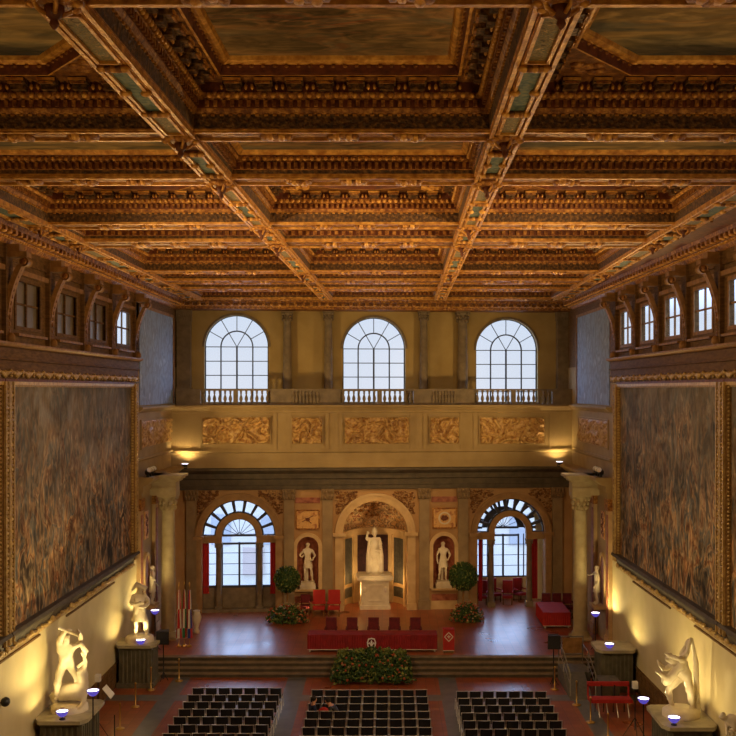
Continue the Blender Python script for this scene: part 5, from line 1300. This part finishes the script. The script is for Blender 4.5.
# ledge floodlights
def flood(label, c, M, aim, m_=lampblue, nm='floodlight', rot=0):
    x, y, z = c
    t = Thing(nm, label, 'lamp', c, M)
    t.part('bracket', MB().box(x - .12, x + .12, y - .03, y + .03, z, z + .06).box(x - .12, x - .1, y - .02, y + .02, z, z + .2).box(x + .1, x + .12, y - .02, y + .02, z, z + .2), black)
    ho_ = t.part('housing', MB().prism([(x - .1, z + .1), (x + .1, z + .1), (x + .16, z + .26), (x - .16, z + .26)], y - .1, y + .1, 1), black)
    t.part('lens', MB().box(x - .15, x + .15, y - .095, y + .095, z + .26, z + .275), m_, ho_)
u, z = BU(185, -.45), ZE1
flood('small lit floodlight on the cornice below the left end of the gallery', (BU(185, -.45), -.45, ZE1), BACK, None)
flood('small lit floodlight on the cornice below the right end of the gallery', (BU(559.5, -.45), -.45, ZE1), BACK, None)
for px_, tg in ((185, 1), (559.5, -1)):
    p = BACK @ Vector((BU(px_, -.45), -.45, ZE1 + .32)); q = BACK @ Vector((BU(px_, -.1) + tg * .4, -.1, ZE1 + 3)); spot(p, q, 150, (1, .72, .3), 150, .8, .1)
k = 0
for side, xw in (('left', -10.95), ('right', 9.7)):
    for i, y in enumerate((47.2, 47.65, 48.1)):
        x = xw; z = 8.42
        t = Thing('spotlight', 'black spotlight in the cluster on the %s side ledge, %s from the painting' % (side, ordn(i)), 'lamp', (x, y, z), WORLD, 'black spotlights on the %s ledge' % side)
        t.part('stand', MB().box(x - .06, x + .06, y - .06, y + .06, z, z + .12), black)
        dr = Vector((.5 if side == 'left' else -.5, -.75, .45)).normalized()
        a = Vector((x, y, z + .25)) - dr * .2; b = a + dr * .42
        ho_ = t.part('housing', MB().tube([a, a + dr * .1, b], [.07, .12, .14], 12), black)
        t.part('lens', MB().tube([b, b + dr * .01], .125, 12), chrome, ho_)
# hall lighting: ledge spotlights and the rows of uplights on stands all along the hall throw their light up at the ceiling
for sg, xw in ((-1, -10.9), (1, 9.7)):
    spot((xw, 47.0, 9.0), (-.7 - sg * 1.0, 30, 18.5), 3000, WARM, 80, 1, .3)
    spot((xw, 47.6, 9.0), (-.7, 42, 18), 1800, WARM, 110, 1, .3)
    spot((xw, 48.4, 9.0), (-.7, 55, 14), 1600, WARM, 100, 1, .3)
for i, Y in enumerate((3, 10, 17, 24, 31, 38)):
    for xw in (-9.6, 8.6):
        spot((xw, Y, 3.0), (-.7 + (xw + .7) * .35, Y + 5, 18.6), (900, 1000, 1200, 1500, 1800, 2000)[i], (1, .62, .22), 75, 1, .3)
for xw in (-10.6, 9.9):  # added fill spots without fixtures, washing the opposite lower walls
    for Y in (20, 31):
        spot((xw, Y, 14.2), (-xw * .98, Y + 4, 2.0), 3400, (1, .74, .42), 62, 1, .3)
# added fill spots without fixtures, high up, for stage, seating and walls
for xw in (-10.6, 9.6):
    spot((xw, 30, 14.2), (-.7, 50, .6), 1500, (1, .66, .34), 60, 1, .3)
    spot((xw, 26, 14.2), (-.7, 55, 6.5), 2600, (1, .64, .28), 50, 1, .3)
    spot((xw, 22, 14.2), (-xw * 1.05, 38, 12), 4800, (1, .66, .32), 90, 1, .3)
spot((-4.5, 44.8, 16.6), (-.9, 55.4, 3.2), 1600, (1, .60, .24), 36, .9, .3)
spot((3.0, 44.8, 16.6), (-.5, 55.4, 3.2), 1600, (1, .60, .24), 36, .9, .3)
spot(BACK @ Vector((CN_c, -2.6, ST + .3)), BACK @ Vector((CN_c, .9, 4.6)), 420, (1, .66, .28), 50, 1, .15)  # this and the pair below are added floor spots to brighten the apse
for du in (-1.1, 1.1):
    p = BACK @ Vector((CN_c + du, .75, ST + .5)); spot(p, BACK @ Vector((CN_c - du * .2, 1.5, 6.2)), 300, (1, .66, .28), 120, 1, .15)
for c_ in (NL_c, NR_c):
    p = BACK @ Vector((c_, -1.3, ST + .25)); spot(p, BACK @ Vector((c_, .3, 5)), 90, (1, .62, .25), 60, 1, .15)
# bright high sky above the roofs across the street: broad soft daylight through the windows
l = bpy.data.lights.new('overcast_sky', 'SUN'); l.energy = 3.5; l.angle = math.radians(100); l.color = (.62, .78, 1)
o = bpy.data.objects.new('overcast_sky', l); COL.objects.link(o); o.rotation_euler = (math.radians(-62), 0, 0)
# portals guide the daylight through the windows
def portal(c, w, h, M, rot):
    l = bpy.data.lights.new('portal', 'AREA'); l.shape = 'RECTANGLE'; l.size = w; l.size_y = h; l.cycles.is_portal = True
    o = bpy.data.objects.new('daylight_portal', l); COL.objects.link(o); o.matrix_world = M @ Matrix.Translation(c) @ rot
RB_ = Matrix.Rotation(-PI / 2, 4, 'X')      # -Z of the lamp points to -y (into the room)
for c, r, zs in WINS: portal((c, DW + .6, (11.75 + zs + r) / 2), 2 * r, zs + r - 11.75, BACK, RB_)
portal((SL_c, .7, (zbL + SL_zs + SL_r) / 2), 2 * SL_r, SL_zs + SL_r - zbL, BACK, RB_)
portal((SR_c, D2 + .3, (1.95 + SR_zs + SR_r) / 2), 2 * SR_r, SR_zs + SR_r - 1.95, BACK, RB_)
# ------------------------------------------------------------------ stanchions, speakers, ramp, bench, sign
def stanchion(px, py, lab):
    p = gnd(px, py, 0)
    t = Thing('stanchion', lab, 'barrier post', tuple(p), WORLD, 'brass barrier posts')
    t.part('base', MB().lathe([(.001, 0), (.17, 0), (.17, .03), (.05, .06)], *p, 14), brass)
    t.part('post', MB().tube([p + Vector((0, 0, .04)), p + Vector((0, 0, .88))], .028, 8), brass)
    t.part('knob', MB().ell(p + Vector((0, 0, .92)), (.045, .045, .05), 8, 6), brass)
stanchion(179, 681, 'brass barrier post at the left end of the stage steps')
stanchion(151, 690, 'brass barrier post beside the pedestal near the stage, left side')
stanchion(135.5, 707, 'brass barrier post, second nearest on the left side of the hall')
stanchion(120, 729, 'brass barrier post nearest the viewer on the left, by the white sign')
stanchion(554.7, 689.5, 'brass barrier post at the right end of the stage steps, below the black loudspeaker')
stanchion(576.6, 705, 'brass barrier post in front of the grey ramp, left of the red bench')
stanchion(590.5, 722.5, 'brass barrier post in front of the red bench')
stanchion(608, 740, 'brass barrier post nearest the bottom edge, right of the chairs')
def speaker(px, pyc, Y, zb, lab, labs, rz=0):
    p = at(px, pyc, Y)
    t = Thing('speaker_stand', labs, 'stand', (p.x, Y, zb)); t.part('pole', MB().tube([(p.x, Y, zb + .1), (p.x, Y, p.z - .28)], .025, 8), black)
    for k in range(3): a = 2 * PI * k / 3; t.part('leg', MB().tube([(p.x, Y, zb + .4), (p.x + .2 * math.cos(a), Y + .2 * math.sin(a), zb + .02)], .016, 6), black)
    t = Thing('loudspeaker', lab, 'loudspeaker', (p.x, Y, p.z - .28)); w = .27
    ca_ = t.part('cabinet', MB().prism([(p.x - w, Y - .2), (p.x + w, Y - .2), (p.x + w * .7, Y + .2), (p.x - w * .7, Y + .2)], p.z - .28, p.z + .28, 2), black)
    t.part('grille', MB().box(p.x - w + .03, p.x + w - .03, Y - .215, Y - .2, p.z - .25, p.z + .25), blackfab, ca_)
speaker(553.5, 641.5, 43.4, 0, 'black loudspeaker on a stand at the right end of the stage steps', 'thin black stand carrying the loudspeaker at the right end of the steps')
speaker(163.5, 637, 44.1, 0, 'black loudspeaker on a stand between the left pedestal and the stage', 'thin black stand carrying the loudspeaker at the left end of the steps')
# info sign
p = gnd(114, 735, 0); p = Vector((-9.3, 36.0, 0))
t = Thing('info_sign', 'tilted white information sign on a thin post near the left pedestals', 'sign', tuple(p))
t.part('post', MB().tube([p, p + Vector((0, 0, 1.1))], .02, 6), black)
q = at(114.5, 691, 36.0)
t.part('board', MB().add([q + Vector(v) for v in ((-.2, -.05, .1), (.12, -.15, -.22), (.2, .05, -.1), (-.1, .12, .2), (-.2, -.05, .08), (.12, -.15, -.24), (.2, .05, -.12), (-.1, .12, .18))], [(0, 1, 2, 3), (7, 6, 5, 4), (0, 4, 5, 1), (1, 5, 6, 2), (2, 6, 7, 3), (3, 7, 4, 0)]), white)
t.o.location = (q.x, 36.0, 0); 
for ch in t.o.children: pass
# ramp with rails
t = Thing('access_ramp', 'grey carpeted access ramp with metal rails at the right end of the stage steps', 'ramp', (8.0, 43.6, 0))
t.part('platform', MB().box(7.3, 8.45, 43.2, 44.5, 0, .64), greybox)
t.part('slope', MB().prism([(41.4, 0), (43.2, 0), (43.2, .64)], 7.3, 8.2, 0), greybox)
mb = MB()
for x in (7.33, 8.35):
    mb.tube([(x, 41.6, .1), (x, 41.6, .95), (x, 43.2, 1.5), (x, 44.45, 1.5), (x, 44.45, .6)], .028, 8); mb.tube([(x, 43.2, .6), (x, 43.2, 1.5)], .022, 8); mb.tube([(x, 41.6, .55), (x, 43.2, 1.05), (x, 44.4, 1.1)], .018, 8)
t.part('rail', mb, mat('grey metal', [(.22, .2, .17)], 1, .4, .5))
t = Thing('brown_screen', 'low brown panel in a metal frame behind the ramp', 'panel', (8.1, 45.9, ST))
t.part('panel', MB().box(7.75, 8.6, 45.9, 45.94, ST + .08, ST + .75), wood2); t.part('frame', framebox(MB(), 7.72, 8.63, ST + .06, ST + .8, .04, 45.88, 45.96), MATS['grey metal'])
t.part('equipment', MB().box(0, .001, 0, .001, 0, .001), black) if False else None
# grey box before the ramp
pp = gnd(584, 690, 0)
t = Thing('equipment_case', 'dark grey box with a lid standing beside the ramp', 'case', (7.95, 41.9, 0)); 
t.part('body', MB().box(8.45, 9.2, 41.1, 42.0, 0, .75), stoned); t.part('lid', MB().box(8.42, 9.23, 41.07, 42.03, .75, .82), greybox)
# red bench
bx0, bx1 = at(587, 690, 39.9).x, at(629, 690, 39.9).x; by = 39.6
t = Thing('red_bench', 'scarlet bench with open back and chrome legs in front of the empty right pedestal', 'bench', ((bx0 + bx1) / 2, by, 0))
t.part('seat', MB().box(bx0, bx1, by - .35, by + .2, .52, .64), redbright)
t.part('backrest', MB().box(bx0, bx1, by + .24, by + .36, 1.0, 1.16), redbright)
for x in (bx0 + .03, bx0 + .55, bx1 - .57, bx1 - .03): t.part('back_post', MB().box(x - .03, x + .03, by + .24, by + .32, .6, 1.05), black if bx0 + .1 < x < bx1 - .1 else redbright)
for x in (bx0 + .3, bx0 + .62, bx1 - .62, bx1 - .2):
    t.part('leg', MB().tube([(x, by - .3, .52), (x + .05, by - .42, 0)], .022, 6), chrome); t.part('leg', MB().tube([(x, by + .2, .52), (x, by + .25, 0)], .018, 6), black)
# side wall round fitting
t = Thing('wall_fitting', 'small round black fitting on the left wall at the left border', 'fitting', (-11.2, 30.3, 3.27)); t.part('globe', MB().ell((-11.2, 30.3, 3.27), (.14, .16, .14), 12, 8), black); t.part('arm', MB().tube([(-11.4, 30.3, 3.27), (-11.25, 30.3, 3.27)], .03, 6), chrome)
# tripod camera-like stands
for px, py, Y, z0, lab in ((98, 678, 36.4, 0, 'small grey device on a tall thin tripod beside the left wrestling group'), (635, 685, 36.8, 0, 'small pale device on a tall thin tripod right of the red bench')):
    p = at(px, py, Y); t = Thing('tripod_device', lab, 'tripod', (p.x, Y, 0))
    t.part('head', MB().box(p.x - .09, p.x + .09, Y - .1, Y + .1, p.z - .12, p.z + .12), chrome); t.part('pole', MB().tube([(p.x, Y, .3), (p.x, Y, p.z - .1)], .018, 6), black)
    for k in range(3): a = 2 * PI * k / 3 + .5; t.part('leg', MB().tube([(p.x, Y, .75), (p.x + .45 * math.cos(a), Y + .45 * math.sin(a), .01)], .014, 6), black)
# ------------------------------------------------------------------ two people in the third row of the central block
SITJ = dict(pel=(0, 0, .52, .13), sp=(0, .0, .70, .12), ch=(0, -.02, .90, .14), nk=(0, -.03, 1.05, .055), hd=(0, -.06, 1.17, .09), tp=(0, -.05, 1.26, .075), no=(0, -.15, 1.16, .018),
            sl=(.18, -.02, .97, .065), el=(.24, -.08, .72, .045), wl=(.15, -.28, .68, .033), hl=(.10, -.34, .68, .034), sr=(-.18, -.02, .97, .065), er=(-.24, -.08, .72, .045), wr=(-.15, -.28, .68, .033), hr=(-.10, -.34, .68, .034),
            pl=(.10, -.05, .52, .095), kl=(.13, -.42, .52, .065), al=(.13, -.42, .10, .04), tl=(.13, -.54, .04, .035), pr=(-.10, -.05, .52, .095), kr=(-.13, -.42, .52, .065), ar=(-.13, -.42, .10, .04), tr=(-.13, -.54, .04, .035))
def person(label, loc, rz, lean, cloth):
    t = Thing('person', label, 'person', (0, 0, 0))
    J = {k: (v[0], v[1] - lean * max(0, v[2] - .52), v[2] - lean * .25 * max(0, v[2] - .52), v[3]) if k[0] in 'shntecwf' and k not in ('tl', 'tr') else v for k, v in SITJ.items()}
    fig('body', (0, 0, 0), 1.0, 0, skin, t.o, J)
    JJ = {k: (*J[k][:3], J[k][3] * 1.18) for k in ('pel', 'sp', 'ch', 'sl', 'el', 'sr', 'er')}
    skinned('shirt', JJ, [('pel', 'sp'), ('sp', 'ch'), ('ch', 'sl'), ('sl', 'el'), ('ch', 'sr'), ('sr', 'er')], (0, 0, 0), 1, 0, cloth, t.o)
    JJ = {k: (*J[k][:3], J[k][3] * 1.2) for k in ('pel', 'pl', 'kl', 'al', 'pr', 'kr', 'ar')}
    skinned('trousers', JJ, [('pel', 'pl'), ('pl', 'kl'), ('kl', 'al'), ('pel', 'pr'), ('pr', 'kr'), ('kr', 'ar')], (0, 0, 0), 1, 0, navy, t.o)
    h = J['hd']; mb = MB(); haircap(mb, (h[0], h[1] + .015, h[2] + .04), .098, 3); t.part('hair', mb, hair)
    t.o.location = loc; t.o.rotation_euler = (0, 0, rz)
person('person in a dark blue shirt sitting sideways, left of two in the central chairs', (-2.78, 37.55, 0), 1.9, .1, navy)
person('person in dark clothes leaning forward, right of two in the central chairs', (-1.78, 37.5, 0), -1.9, .6, black)
mb = MB(); leaves(mb, [], 1, (0,)); mb.ell((-2.32, 37.4, .78), (.2, .12, .17), 12, 8, 0); mb.tube([(-2.44, 37.4, .9), (-2.32, 37.4, 1.08), (-2.2, 37.4, .9)], .015, 6, 1)
o = mb.build('red_bag', [redbright, black], None, (-2.32, 37.4, .62)); tag(o, 'round red bag on the chair between the two people', 'bag')
